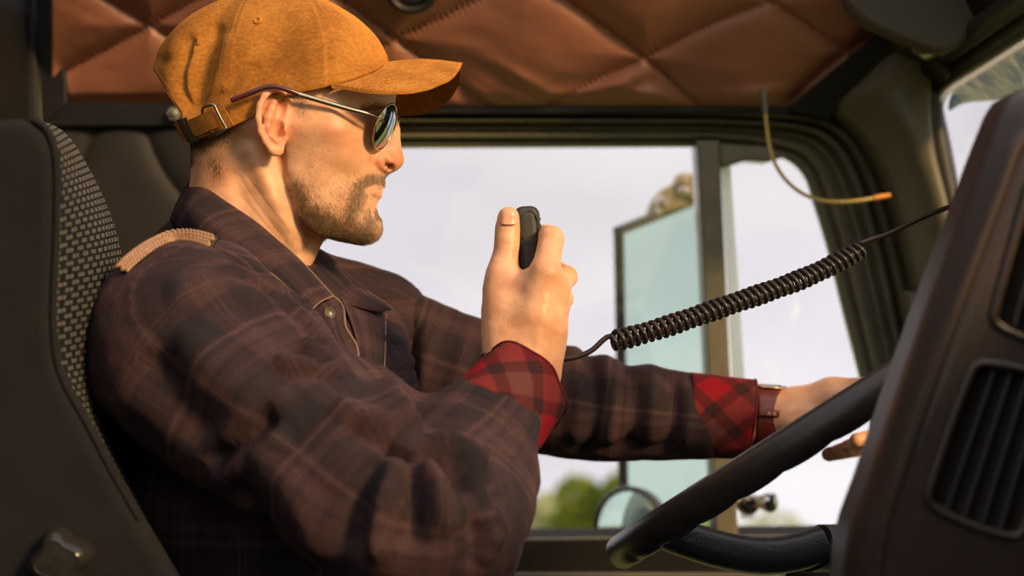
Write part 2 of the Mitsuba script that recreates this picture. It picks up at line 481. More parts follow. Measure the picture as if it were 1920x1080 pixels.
# black rails that hold the panel
add('wall_left__rail', extrude([(60, 190), (420, 194), (760, 194), (760, 206), (430, 236), (70, 238)], 0.485, 0.56, 0.003), 'black_metal')
add('wall_left__rail', extrude([(740, 188), (1520, 188), (1560, 214), (740, 214)], 0.528, 0.58, 0.003), 'black_metal')
add('wall_left__post', extrude([(60, -160), (108, -160), (125, 196), (74, 240)], 0.482, 0.56, 0.003), 'black_metal')
add('wall_left__post_edge', tube(P(np.array([58, 70, 76]), np.array([-100, 110, 238]), 0.482), 0.0022, 6), 'olive_vinyl')
tr = lambda a, b, n=12: np.linspace(a, b, n)
ct_l = np.array([(1484, 202), (1500, 184), (1655, 54), (1760, -50)], float); ct_r = np.array([(1552, 220), (1572, 204), (1735, 70), (1850, -20)], float)
ct = np.stack([spline(ct_l, 20), (spline(ct_l, 20) * 0.6 + spline(ct_r, 20) * 0.4), spline(ct_r, 20)], 0)
ctp = P(ct[..., 0], ct[..., 1], yq(ct[..., 1]) - 0.034 - 0.004 * np.array([0, 1, 0])[:, None])
add('wall_left__corner_trim', solid(ctp, ctp + [0, 0.04, 0]), 'dark_vinyl', smooth=40)
bolt = lathe([(0, 0.006), (0.005, 0.0055), (0.0062, 0.003), (0.0062, 0), (0.009, 0), (0.009, -0.004), (0, -0.004)], P(326, 213, 0.476), [0.3, -1, 0.1], 6)
add('wall_left__bolt', bolt, 'aged_steel')
# padded dark panel behind the driver, with V shaped seams
VS = [spline(s, 50) for s in ([(178, 240), (140, 330), (110, 420)], [(270, 235), (300, 310), (345, 372), (420, 450)], [(120, 235), (210, 420), (330, 520)], [(400, 235), (330, 330), (240, 470), (190, 560)])][:2]
vx, vy = np.meshgrid(np.arange(60, 480, 5.0), np.arange(226, 1130, 6.0), indexing='ij')
q = np.stack([vx, vy], -1).reshape(-1, 2)
d = np.min([cKDTree(s).query(q)[0] for s in VS], 0).reshape(vx.shape)
puff = 0.010 * (1 - np.exp(-d / 16.0))
add('wall_left__padded_panel', solid(P(vx, vy, 0.505 - puff), P(vx, vy, np.full(vx.shape, 0.56))), 'dark_vinyl', smooth=True, label='dark padded panel with slanting seams')
# rear wall and its upright
add('wall_rear', (np.array([[-0.60, 0.50, 0.3], [-0.60, -1.5, 0.3], [-0.60, -1.5, 1.75], [-0.60, 0.50, 1.75]]) + [-0.03, 0, 0], np.array([[0, 1, 2], [0, 2, 3]])), 'black_metal', smooth=False, label='dark rear wall of the cab', kind='structure')
add('wall_rear__upright', extrude([(20, -160), (58, -160), (72, 245), (52, 420), (46, 420)], 0.47, 0.53, 0.004), 'dark_vinyl')
pd = np.stack([np.array([[-0.63, y, z], [0.85, y, z]]) for y, z in ((-1.46, 0.35), (-1.44, 0.7), (-1.45, 0.95), (-1.47, 0.98), (-1.52, 0.98))], 0)
add('door_2', solid(pd, pd * [1, 0, 1] + [0, -1.56, 0]), 'door_vinyl', smooth=30, label='lower part of the passenger door', kind='structure')
fwl = np.array([[[0.76, -1.5, 0.33], [0.76, 0.60, 0.33]], [[0.74, -1.5, 0.80], [0.74, 0.60, 0.80]]])
add('wall_front', solid(fwl, fwl + [0.03, 0, 0]), 'door_vinyl', smooth=False, label='dark front wall of the cab below the windscreen', kind='structure')
# roof: goes on from the quilted panel over the seats
rx = np.linspace(-0.66, 0.62, 24)
rs = [(0.40, 1.47), (0.36, 1.52), (0.31, 1.56), (0.26, 1.59), (0.20, 1.61), (0.12, 1.62)]
roof = np.stack([np.stack([rx, np.full(24, a), np.full(24, b)], -1) for a, b in rs], 0)
add('ceiling', solid(roof, roof + [0, 0.0, 0.04]), 'brown_leather', smooth=True, label='brown leather lined roof of the cab', kind='structure')
# loudspeaker let into the panel
add('ceiling_speaker__ring', lathe([(0.026, 0.004), (0.030, 0.010), (0.034, 0.008), (0.036, 0.0), (0.036, -0.01), (0.026, -0.01)], P(772, -28, 0.372), [0.0, -0.86, -0.42], 40), 'dark_plastic')
add('ceiling_speaker__grille', lathe([(0, 0.004), (0.016, 0.003), (0.027, -0.002), (0.027, -0.008)], P(772, -28, 0.372), [0.0, -0.86, -0.42], 40), 'steel')
tag('ceiling_speaker', 'round dark ringed fitting at the top edge of the quilted panel', 'speaker')

# ---- windscreen pillar, header and glass
def lerp(a, b, t):
    return a + (b - a) * t
pl = np.array([P(1676, 92, 0.44), P(1620, 146, 0.465), P(1572, 200, 0.49), P(1612, 250, 0.50), P(1650, 310, 0.50), P(1680, 390, 0.50), P(1706, 490, 0.50), P(1730, 600, 0.50), P(1756, 730, 0.50), P(1830, 1030, 0.5)])
pr = np.array([P(1752, 60, 0.42), P(1750, 78, 0.425), P(1748, 100, 0.43), P(1748, 130, 0.44), P(1746, 200, 0.44), P(1752, 270, 0.44), P(1776, 370, 0.44), P(1800, 460, 0.44), P(1850, 640, 0.44), P(1960, 1030, 0.44)])
tt = np.linspace(0, 9, 48)
A_, B_ = PchipInterpolator(np.arange(10), pl)(tt), PchipInterpolator(np.arange(10), pr)(tt)
u = np.linspace(0, 1, 16)
pil = A_[:, None] * (1 - u)[None, :, None] + B_[:, None] * u[None, :, None]
pil[..., 1] -= (0.030 * np.sin(np.pi * u) ** 0.7)[None] * np.clip(tt / 4.5, 0.1, 1)[:, None]
pil[..., 1] -= 0.02 * np.exp(-((tt[:, None] - 3.6) / 1.1) ** 2 - ((u[None] - 0.35) / 0.3) ** 2)
add('trim_1', solid(pil, pil + [0, 0.07, 0]), 'olive_vinyl', smooth=True, label='padded olive vinyl cover of the windscreen pillar', kind='structure')
add('trim_1__clip_block', extrude([(1698, 545), (1722, 548), (1765, 700), (1735, 712)], 0.485, 0.53, 0.006), 'olive_vinyl')
# windscreen: rubber seal, bright line, glass leaning over the dash
ws = [P(1790, 372, 0.475), P(1768, 260, 0.475), P(1757, 205, 0.475), P(1764, 176, 0.46), P(1800, 146, 0.41), P(1860, 108, 0.315), P(1925, 66, 0.225), P(2000, 20, 0.14), P(2200, -110, -0.02)]
ws = [P(1880, 760, 0.475), P(1830, 540, 0.475)] + ws
wp = spline(np.array(ws), 90)
add('window_2__seal', tube(wp + [-0.006, 0, 0.008], 0.013, 10, up=(0.2, 1, 0.3)), 'dark_plastic')
add('window_2__seal', tube(wp + [-0.020, -0.012, 0.030], 0.017, 10, up=(0.2, 1, 0.3)), 'dark_plastic')
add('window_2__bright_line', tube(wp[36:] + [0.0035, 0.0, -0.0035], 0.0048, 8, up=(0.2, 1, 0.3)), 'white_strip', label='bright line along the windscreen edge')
wc = wp + [0.003, 0, 0]
low = wc * [1, 1, 0] + np.stack([np.full(90, 0.12), np.zeros(90), np.full(90, 0.78)], 1)
low[:, 2] = np.minimum(low[:, 2], wc[:, 2] - 0.001)
add('window_2__pane', grid(np.stack([wc, low], 0)), 'glass', smooth=False)
# dirty band along the top of the windscreen
scr = proc(lambda p, n, uv: mix(rgb(96, 116, 124), rgb(176, 180, 156), smoothstep(0.30, 0.80, fbm(p.x * 160 + p.y * 200, p.y * 60, p.z * 40 + p.y * 60, 4))))
scene['dirty_band'] = {'type': 'principledthin', 'base_color': scr, 'roughness': 0.6, 'diff_trans': 0.9, 'spec_trans': 0.0}
bt = spline(np.array([P(1766, 205, 0.48), P(1772, 178, 0.47), P(1803, 150, 0.42), P(1862, 112, 0.325), P(1928, 70, 0.235), P(2010, 20, 0.15)]), 30)
bb = spline(np.array([P(1772, 207, 0.50), P(1790, 196, 0.49), P(1830, 190, 0.44), P(1880, 186, 0.36), P(1940, 180, 0.27), P(2020, 170, 0.18)]), 30)
add('window_2__tinted_band', grid(np.stack([bt, bb], 0) + [0.008, 0, 0]), 'dirty_band', label='scratched dusty band along the top of the windscreen')
tag('window_2', 'windscreen with dark rubber seal', kind='structure')
# header above the windscreen
hd = np.stack([wp[46:] + [-0.025, -0.01, 0.040], wp[46:] + [-0.055, -0.005, 0.10], wp[46:] + [-0.11, 0.0, 0.20]], 0)
add('trim_2', solid(hd, hd + [0.03, 0.02, 0.01]), 'dark_plastic', smooth=True, label='dark header above the windscreen', kind='structure')
add('trim_2__corner_filler', extrude([(1672, 78), (1720, -10), (1850, -40), (1850, 70), (1806, 120), (1772, 150), (1742, 112), (1706, 96)], 0.395, 0.425, 0.004), 'dark_plastic')
# sun visor
vis = [(1575, -120), (1588, 6), (1604, 28), (1640, 52), (1700, 78), (1756, 98), (1778, 98), (1800, 86), (1900, 4), (2040, -110)]
add('sun_visor__panel', extrude(vis, 0.30, 0.325, 0.008), 'visor_vinyl')
add('sun_visor__pivot', tube([P(1716, 80, 0.33), P(1722, 96, 0.34), P(1738, 104, 0.335), P(1752, 98, 0.32)], 0.006, 8), 'steel')
tag('sun_visor', 'olive brown sun visor folded up at the corner above the windscreen', 'sun visor')
# ---------------------------------------------------------------- the driver: head and neck
def PX(pts, y=0.0):
    a = np.array(pts, float)
    return P(a[:, 0], a[:, 1], y)[:, [0, 2]]


FACE = spline(PX([(727, 132), (740, 152), (743, 172), (740, 186), (741, 197), (738, 206), (731, 218), (724, 236), (719, 260), (717, 290), (718, 312), (720, 326), (717, 345),
           (711, 358), (709, 370), (707, 384), (703, 396), (701, 406), (703, 418), (703, 428), (699, 439), (690, 448), (676, 453.5), (660, 453), (640, 449), (615, 443), (596, 434), (580, 420), (566, 396), (556, 360), (549, 325), (545, 290), (520, 285),
           (430, 300), (385, 290), (366, 262), (358, 225), (352, 180), (354, 130), (374, 86), (420, 52), (490, 34), (580, 38), (640, 78), (700, 116)]), 170, closed=True)
NECK = PX([(420, 180), (372, 235), (362, 270), (361, 330), (352, 390), (330, 440), (330, 640), (600, 640), (585, 540), (570, 478), (577, 458), (592, 438), (612, 410), (612, 330), (590, 200)])
_wk = [(742, 150, .050), (742, 180, .056), (735, 215, .044), (718, 270, .040), (715, 318, .033), (712, 345, .031), (705, 372, .030), (700, 400, .027), (700, 425, .027), (690, 440, .026),
       (700, 200, .0605), (690, 225, .057), (675, 250, .0655), (660, 285, .0625), (650, 330, .055), (645, 370, .0515), (640, 410, .046), (630, 440, .038), (675, 380, .040), (672, 420, .034), (690, 330, .043), (695, 290, .050), (675, 310, .0565),
       (640, 190, .0675), (620, 235, .0700), (600, 260, .0695), (600, 300, .0670), (590, 350, .0630), (585, 390, .0585), (600, 425, .050), (560, 340, .0640), (560, 270, .0690), (545, 300, .0675), (520, 240, .0735), (560, 200, .0720), (500, 190, .0715),
       (430, 290, .062), (390, 270, .05), (450, 230, .0705), (370, 220, .044), (370, 150, .042), (400, 180, .054), (420, 130, .0540), (520, 120, .0700), (620, 120, .0660), (700, 125, .052), (480, 50, .046), (600, 60, .042)]
_wp = PX([(a, b) for a, b, _ in _wk])
_width = RBFInterpolator(_wp, np.array([w for *_, w in _wk]), smoothing=1e-7, kernel='thin_plate_spline')


def ear_frame():
    o = P(514, 226, -0.0765)
    x = np.array([0.90, 0.42, -0.12]); z = np.array([0.14, 0.05, 0.98])   # pinna tipped back and standing off the skull
    y = np.cross(z, x); y /= np.linalg.norm(y)
    return o, x, y, z


def head_sdf(g):
    x2, z2 = g[:, 0, :, 0], g[:, 0, :, 2]
    q = np.stack([x2, z2], -1).reshape(-1, 2)
    lo, hi = q.min(0), q.max(0)
    w = np.clip(_width(q), 0.012, 0.085).reshape(x2.shape)[:, None, :]
    d = poly2d(x2, z2, FACE)[:, None, :]
    ay = np.abs(g[..., 1])
    jl = spline(PX([(543, 262), (549, 325), (556, 360), (566, 396), (580, 420), (596, 434), (615, 443), (640, 450)]), 60)
    jd = np.clip((cKDTree(jl).query(q)[0].reshape(x2.shape) - 0.004) / 0.075, 0, 1)[:, None, :]
    r = np.clip(w * 0.93, 0.014, 0.060)
    r = 0.017 + (r - 0.017) * jd ** 0.8
    a, b = d + r, ay - w + r
    f = np.sqrt(np.maximum(a, 0) ** 2 + np.maximum(b, 0) ** 2) - r + np.minimum(np.maximum(a, b), 0)
    # neck
    wn = 0.057 + 0.10 * np.clip(1.09 - z2, 0, 0.2)[:, None, :]
    dn = poly2d(x2, z2, NECK)[:, None, :]
    rn = np.minimum(wn * 0.97, 0.056)
    a, b = dn + rn, ay - wn + rn
    fn = np.sqrt(np.maximum(a, 0) ** 2 + np.maximum(b, 0) ** 2) - rn + np.minimum(np.maximum(a, b), 0)
    gm = np.stack([g[..., 0], -ay, g[..., 2]], -1)           # mirrored so that features are made once
    def relief(items, y):
        h = 0
        for line, amp, sig in items:
            L = np.array(line, float)
            m = spline(PX(L[:, :2], y), 40) if len(L) > 1 else PX(L[:, :2], y)
            dd = cKDTree(m).query(q)[0].reshape(x2.shape)
            h = h + amp * np.exp(-(dd / (sig * 0.000521)) ** 2)
        return h[:, None, :].astype(np.float32)
    side = np.clip((ay - 0.012) / 0.02, 0, 1)
    fn = fn - side * relief([([(470, 280), (505, 350), (540, 430), (572, 510)], .0065, 20), ([(440, 330), (470, 420), (490, 500)], -.002, 16), ([(548, 330), (566, 400), (580, 450)], -.004, 13)], -0.055)
    fn = smin(fn, chain(gm, [P(590, 446, 0.0), P(573, 476, 0.0)], [.009, .010]), 0.014)
    f = f - side * relief([([(715, 262), (685, 262), (640, 250), (590, 243), (556, 240)], .0030, 26), ([(735, 192), (715, 190), (690, 199)], .0035, 11), ([(650, 325), (630, 350)], -.0022, 32),
                           ([(555, 330), (572, 392), (610, 428), (650, 438)], .0022, 16), ([(600, 330), (610, 380)], .0018, 22), ([(655, 205), (650, 225)], -.0015, 20), ([(703, 304), (708, 290)], -.0062, 13), ([(707, 318), (692, 345)], -.0020, 7), ([(690, 400), (685, 385)], -.001, 10)], -0.05)
    f = smin(f, fn, 0.0085)
    # eye socket
    f = smax(f, -ball(gm, P(729, 222, -0.034), 0.0165, (1, 1, .8)), 0.014)
    # nose
    nose = chain(g, [P(731, 212, 0), P(736, 245, 0), P(741, 297, 0)], [.0055, .0066, .0070], 0.004)
    nose = smin(nose, ball(g, P(739.5, 300.5, 0), .0088, (1, .98, .92)), 0.006)
    nose = smin(nose, chain(gm, [P(713, 302.5, -0.0150), P(722, 303, -0.0130), P(731, 303, -0.0085)], [.0072, .0070, .0060], .003), 0.004)
    nose = smin(nose, chain(g, [P(715, 302, 0), P(720, 240, 0)], [.013, .009]), 0.010)
    nose = smin(nose, chain(g, [P(737, 311.5, 0), P(722, 318, 0)], [.0042, .0050]), 0.004)
    nose = smax(nose, -chain(gm, [P(735, 311.5, -0.0125), P(726, 312, -0.0160)], [.0026, .0034]), 0.0014)
    nose = smax(nose, -chain(gm, [P(731, 315, -0.0085), P(730, 302, -0.0065)], [.0034, .0025]), 0.0014)
    f = smin(f, nose, 0.0040)
    f = smax(f, -chain(gm, [P(712, 287, -0.0235), P(701, 295, -0.0262), P(699, 306, -0.0262), P(706, 315, -0.0235)], [.0010, .0018, .0018, .0012]), 0.003)
    # furrow beside the nose and mouth
    f = smax(f, -(chain(gm, [P(721, 300, -0.0215), P(708, 322, -0.029), P(698, 345, -0.0325)], [.0022, .0026, .0018]) - 0), 0.006)
    # lips
    up = chain(gm, [P(711.7, 351.8, 0), P(709.5, 351.2, -0.008), P(701, 353, -0.019), P(692, 356.5, -0.025)], [.0031, .0032, .0026, .0012], 0.002)
    lo_ = chain(gm, [P(707.3, 364, 0), P(705.5, 363.5, -0.008), P(700, 361, -0.018), P(693, 357.5, -0.024)], [.0040, .0040, .0030, .0012], 0.002)
    f = smin(f, up, 0.0035); f = smin(f, lo_, 0.0035)
    f = smax(f, -chain(gm, [P(719, 356.8, 0), P(716, 356.8, -0.008), P(704, 356.5, -0.0185), P(688.5, 357.5, -0.0295)], [.0010, .0011, .0011, .0008]), 0.0016)
    # chin pad
    f = smin(f, ball(g, P(691, 428, 0), .0125, (0.95, 1.35, 1.0)), 0.012)
    # ears
    o, ex, ey, ez = ear_frame()
    L = np.stack([(gm - o) @ ex, (gm - o) @ ey, (gm - o) @ ez], -1).astype(np.float32) * 1000   # millimetres, x forward, -y out, z up
    def E(*p): return [np.array(a, np.float32) for a in p]
    s = -1.0
    plate = ball(L, (-2.0, 2.5, -1), 1.0, (14.5, 3.2, 26.5))
    helix = chain(L, E((9.5, 1.5, 8), (11, -1.0, 16), (8, -3.5, 24.5), (1, -4.5, 28.2), (-7, -4.5, 26.5), (-13.2, -5, 20), (-16.3, -5, 10), (-16.2, -4.8, -2), (-13, -4.2, -13), (-7, -3.6, -21.5), (0, -3.0, -27.5)),
                  [1.8, 2.4, 2.8, 3.0, 3.0, 3.1, 3.1, 3.0, 2.9, 3.0, 3.3], 1.2)
    lobe = ball(L, (4.5, -1.5, -26.5), 1.0, (7.5, 3.2, 6.0))
    anti = chain(L, E((-2.5, -1.6, 16), (-4.5, -2.6, 9), (-6.6, -3.0, 1), (-6.2, -3.0, -8), (-2.0, -2.8, -15), (3.5, -2.8, -18)), [3.0, 3.4, 3.6, 3.3, 3.0, 2.8], 2.5)
    crus = chain(L, E((4.5, -0.5, 1.5), (8, -0.8, 5), (10, -0.5, 10)), [1.3, 1.8, 2.2], 1.5)
    tragus = chain(L, E((9.5, -2.6, -2), (8.8, -3.8, -7.5), (7.5, -2.8, -12)), [2.2, 2.9, 2.3], 1.5)
    root = ball(L, (9.5, 4, -3), 1.0, (5, 7, 20))
    e = smin(plate, helix, 2.2)
    e = smin(e, lobe, 3.0); e = smin(e, anti, 4.0); e = smin(e, tragus, 2.0); e = smin(e, crus, 2.0); e = smin(e, root, 4.0)
    e = smax(e, -ball(L, (2.0, -3.5, -6.5), 1.0, (6.2, 5.4, 8.6)), 2.2)
    e = smax(e, -ball(L, (6.2, -0.5, -9.0), 1.0, (3.2, 10.0, 5.6)), 1.2)
    e = smax(e, -ball(L, (4.4, -3.2, 11.0), 1.0, (4.2, 5.6, 8.4)), 1.8)
    e = smax(e, -chain(L, E((-2, -7.4, 22), (-10.0, -8.2, 13), (-12.0, -8.2, 0), (-9.8, -7.4, -12)), [1.6, 2.4, 2.3, 1.6]), 2.2)
    f = smin(f, e * 0.001, 0.0022)
    f = np.maximum(f, 0.968 - g[..., 2])
    return f


def skin_masks(v):
    """(beard, flush) for every point of the skin: where stubble grows, and where blood shows."""
    ay = -np.abs(v[:, 1])
    c = np.stack([v[:, 0], ay, v[:, 2]], 1)
    px = 960 + v[:, 0] * FOC / 1.4
    py = 540 - (v[:, 2] - 1.05) * FOC / 1.4
    return c, px, py


hv, hf = surface_nets(head_sdf, (-0.345, -0.108, 0.96), (-0.095, 0.108, 1.325), 0.00185)
hv, hf = taubin(hv, hf, 3)
hn = normals(hv, hf)
# fine creases on the neck
for line in ([(446, 330, -.055), (490, 395, -.06), (545, 470, -.05)], [(468, 335, -.055), (520, 410, -.06), (556, 455, -.05)], [(455, 372, -.055), (490, 415, -.06), (520, 450, -.055)]):
    L = spline(np.array([P(*a) for a in line]), 30)
    d2 = np.sqrt(cKDTree(L[:, [0, 2]]).query(hv[:, [0, 2]])[0] ** 2)
    m = (hv[:, 1] < -0.02)
    hv = hv + hn * (-0.0004 * np.exp(-(d2 / 0.0013) ** 2) * m)[:, None]
hv = hv + hn * (0.0007 * (meshkit.fbm(hv * 70, 3, 2) - 0.5))[:, None]
# skin material: uv carries (hair growth, blood)
BROWN = rgb(74, 58, 44)
def skin_fn(p, n, uv):
    m = fbm(p.x * 55, p.y * 55, p.z * 55, 3)
    base = mix(rgb(206, 152, 112), rgb(224, 174, 134), smoothstep(0.3, 0.7, m))
    pore = fbm(p.x * 900, p.y * 900, p.z * 900, 2)
    base = base * (0.93 + 0.14 * pore)
    base = mix(base, mi.Color3f(rgb(205, 106, 82)), dr.clip(uv.y, 0, 1) * 0.75)
    st = noise(p.x * 1500 + p.z * 300, p.y * 1500, p.z * 700)
    k = dr.clip(uv.x, 0, 1) * (0.35 + 0.5 * smoothstep(0.45, 0.75, st))
    return mix(base, mi.Color3f(rgb(92, 72, 54)), dr.clip(k, 0, 0.8))
mat('skin', proc(skin_fn), 0.46, spec=0.45, bump=(proc(lambda p, n, uv: fbm(p.x * 700, p.y * 700, p.z * 700, 2), eps=4e-4), 0.00022))

def seg_gauss(px, py, pts, sig):
    q = np.stack([px, py], 1)
    L = spline(np.array(pts, float), 50) if len(pts) > 2 else np.linspace(np.array(pts[0], float), np.array(pts[-1], float), 20)
    return np.exp(-(cKDTree(L).query(q)[0] / sig) ** 2)
def head_coords(v):
    """Face-on-edge measuring grid of the head: 1920 units to the metre, the same on both sides."""
    return 960 + v[:, 0] * 1920, 540 - (v[:, 2] - 1.05) * 1920
hx, hz = head_coords(hv)
# beard: jaw, chin, moustache; thin stubble over the cheek
jawb = np.maximum.reduce([seg_gauss(hx, hz, [(690, 432), (660, 436), (625, 425), (595, 405)], 24), 0.9 * seg_gauss(hx, hz, [(700, 405), (690, 430)], 14), 0.8 * seg_gauss(hx, hz, [(590, 395), (575, 360)], 18),
                          0.85 * seg_gauss(hx, hz, [(683, 352), (672, 380), (665, 410)], 15)])
must = 0.95 * seg_gauss(hx, hz, [(721, 336), (705, 336), (690, 343), (680, 352)], 8.5)
stub = 0.45 * seg_gauss(hx, hz, [(600, 300), (610, 350), (640, 380)], 42) + 0.3 * seg_gauss(hx, hz, [(655, 340), (640, 390)], 30)
lowneck = 0.5 * seg_gauss(hx, hz, [(585, 430), (575, 455), (560, 450)], 18)
BEARD = np.clip(np.maximum.reduce([jawb, must, stub, lowneck]), 0, 1)
lipm = np.maximum(seg_gauss(hx, hz, [(716, 352), (703, 353), (692, 356)], 3.0), seg_gauss(hx, hz, [(713, 364), (702, 362), (692, 358)], 4.5)) * (hx > 688)
BEARD *= 1 - lipm
BEARD *= 1 - 0.9 * seg_gauss(hx, hz, [(703, 388), (701, 404)], 6) * (np.abs(hv[:, 1]) > 0.012)
# cropped hair at the nape and temple (skin shade only; the hair itself is built below)
nape = np.maximum.reduce([seg_gauss(hx, hz, [(380, 270), (430, 262), (462, 225)], 26), 0.8 * seg_gauss(hx, hz, [(366, 262), (372, 300)], 16), 0.75 * seg_gauss(hx, hz, [(420, 300), (430, 330)], 20)])
temple = 0.75 * seg_gauss(hx, hz, [(578, 180), (585, 205), (583, 225)], 13)
scalp = 0.9 * (hz < 150) * (hx < 640)
HAIR = np.clip(np.maximum.reduce([nape, temple, scalp]), 0, 1)
flush = np.maximum.reduce([1.0 * seg_gauss(hx, hz, [(735, 270), (742, 300), (712, 304)], 15) * 0.8, 0.6 * lipm, 0.35 * seg_gauss(hx, hz, [(670, 265), (640, 260)], 30), 0.2 * seg_gauss(hx, hz, [(390, 320), (450, 350)], 40)])
eo, eX, eY, eZ = ear_frame()
el = np.stack([(np.stack([hv[:, 0], -np.abs(hv[:, 1]), hv[:, 2]], 1) - eo) @ a for a in (eX, eY, eZ)], 1)
ear_m = np.clip(1.6 - np.hypot(el[:, 0] / 0.016, el[:, 2] / 0.030), 0, 1) * (el[:, 1] < 0.004)
flush = np.maximum(flush, 0.55 * ear_m)
BEARD *= 1 - ear_m; HAIR *= 1 - ear_m
SKINUV = np.stack([np.clip(np.maximum(BEARD * 0.55, HAIR * 0.85), 0, 1), np.clip(flush, 0, 1)], 1)

# ---- hair strands
def strands(v, f, dens, n, length, rad, direc, seed, lay=0.75, jitter=0.35, curl=0.0):
    rng = np.random.default_rng(seed)
    tri = v[f]
    area = 0.5 * np.linalg.norm(np.cross(tri[:, 1] - tri[:, 0], tri[:, 2] - tri[:, 0]), axis=1)
    w = area * dens[f].mean(1) ** 1.0
    pick = rng.choice(len(f), n, p=w / w.sum())
    b = rng.random((n, 2)); b[b.sum(1) > 1] = 1 - b[b.sum(1) > 1]
    p = tri[pick, 0] + b[:, :1] * (tri[pick, 1] - tri[pick, 0]) + b[:, 1:] * (tri[pick, 2] - tri[pick, 0])
    nn = normals(v, f)[f[pick]].mean(1)
    d = direc(p) + rng.normal(0, jitter, (n, 3))
    d -= nn * (d * nn).sum(1, keepdims=True)
    d /= np.linalg.norm(d, axis=1, keepdims=True) + 1e-9
    L = length * (0.5 + rng.random((n, 1)) * 0.8) * (0.5 + 0.5 * dens[f[pick]].mean(1, keepdims=True))
    t1 = (nn * (1 - lay) + d * lay); t1 /= np.linalg.norm(t1, axis=1, keepdims=True)
    t2 = (nn * (0.6 - 0.6 * lay) + d); t2 /= np.linalg.norm(t2, axis=1, keepdims=True)
    m = p + t1 * L * 0.5
    e = m + t2 * L * 0.5 + np.array([0, 0, -1.0]) * curl * L
    s = np.cross(t1, nn); s /= np.linalg.norm(s, axis=1, keepdims=True) + 1e-9
    u = np.cross(s, t1)
    root = p - nn * 0.0006
    V = []
    for q, r in ((root, rad), (m, rad * 0.8)):
        for k in range(3):
            a = 2 * math.pi * k / 3
            V.append(q + r * (math.cos(a) * s + math.sin(a) * u))
    V.append(e)
    V = np.stack(V, 1)
    F = np.array([[0, 1, 4], [0, 4, 3], [1, 2, 5], [1, 5, 4], [2, 0, 3], [2, 3, 5], [3, 4, 6], [4, 5, 6], [5, 3, 6]])
    return V.reshape(-1, 3), (np.arange(n)[:, None, None] * 7 + F).reshape(-1, 3)
def hair_mat(name, c0, c1):
    mat(name, speckle(rgb(*c0), rgb(*c1), 260.0), 0.42)
hair_mat('beard_hair', (98, 76, 52), (162, 132, 94))
hair_mat('dark_hair', (58, 44, 34), (86, 66, 50))
fwd = lambda x, y, z: (lambda p: np.stack([np.full(len(p), x), np.where(p[:, 1] > 0, 1, -1) * y, np.full(len(p), z)], 1))
vis_side = np.where(hv[:, 1] < 0.03, 1.0, 0.25)
bd = np.clip(np.maximum(jawb * 1.0, must) * (1 - lipm), 0, 1) ** 1.3 * vis_side * (BEARD > 0.2)
beard = strands(hv, hf, bd + 1e-6, 15000, 0.0070, 0.00011, fwd(0.45, 0.1, -1.0), 11, lay=0.62, jitter=0.4)
sparse = strands(hv, hf, np.clip(stub + lowneck, 0, 1) * vis_side + 1e-6, 2600, 0.0040, 0.00008, fwd(0.3, 0, -1.0), 12, lay=0.85)
nape_h = strands(hv, hf, np.clip(np.maximum(nape, temple), 0, 1) ** 1.4 * (1 - ear_m) * vis_side + 1e-6, 10000, 0.0055, 0.00008, fwd(-0.25, 0, -1.0), 13, lay=0.88, jitter=0.2)
bx, bz = hx, hz
brow = seg_gauss(hx, hz, [(738, 207), (718, 205.5), (694, 213)], 3.6) * (np.abs(hv[:, 1]) > 0.008) * (hx > 680)
brow_h = strands(hv, hf, brow + 1e-7, 800, 0.0062, 0.00012, fwd(-1.0, 0.4, 0.05), 14, lay=0.85, jitter=0.18)

# ---------------------------------------------------------------- the cap
suede_fn = lambda p, n, uv: mix(rgb(138, 86, 32), rgb(178, 120, 50), smoothstep(0.25, 0.75, 0.6 * fbm(p.x * 30, p.y * 30, p.z * 30, 4) + 0.4 * fbm(p.x * 420, p.y * 420, p.z * 420, 2)))
mat('suede', proc(suede_fn), 0.85, spec=0.2, sheen=0.25, bump=(proc(lambda p, n, uv: fbm(p.x * 800, p.y * 800, p.z * 800, 2), eps=4e-4), 0.0002))
mat('cap_thread', rgb(172, 110, 40), 0.8)
mat('antique_brass', (0.44, 0.38, 0.28), 0.28, metallic=1.0)
mat('cap_lining', rgb(40, 30, 24), 0.9)
# lower edge of the crown, from the middle of the forehead to the middle of the back (near side)
RIM = [(727, 118, 0), (713, 128, -.034), (690, 140, -.056), (655, 152, -.072), (622, 160, -.0795), (590, 168, -.0815), (562, 174, -.0800), (520, 192, -.0775), (482, 214, -.0770), (451, 230, -.0765), (420, 245, -.0720), (392, 257, -.0635),
       (368, 249, -.0565), (350, 233, -.0545), (336, 210, -.0530), (318, 182, -.0480), (302, 156, -.0370), (292, 139, -.0190), (289, 133, 0)]
rim = np.array([P(*r) for r in RIM])
rim_far = (rim * [1, -1, 1])[-2:0:-1]
rim_far[:7, 0] -= np.array([.003, .006, .009, .010, .009, .006, .003])
rim_full = np.vstack([rim, rim_far])
rim_c = spline(rim_full, 240, closed=True)
APEX = P(512, -20, 0.0)
NR = 60
rv = rim_c - APEX
ang = np.arctan2(-rv[:, 1], rv[:, 0])                         # 0 in front, pi/2 on the near side
side_w = np.abs(np.sin(ang))
pw = 1.68 + 0.68 * side_w ** 1.5 + 0.08 * (np.cos(ang) < 0) * (1 - side_w)
t = np.linspace(0, math.pi / 2, NR)
C_, S_ = np.cos(t), np.sin(t)
rad = C_[:, None] ** (2 / pw)[None]
hgt = S_[:, None] ** (2 / pw)[None]
crown = np.stack([APEX[0] + rv[None, :, 0] * rad, APEX[1] + rv[None, :, 1] * rad, rim_c[None, :, 2] + (APEX[2] - rim_c[None, :, 2]) * hgt], -1)
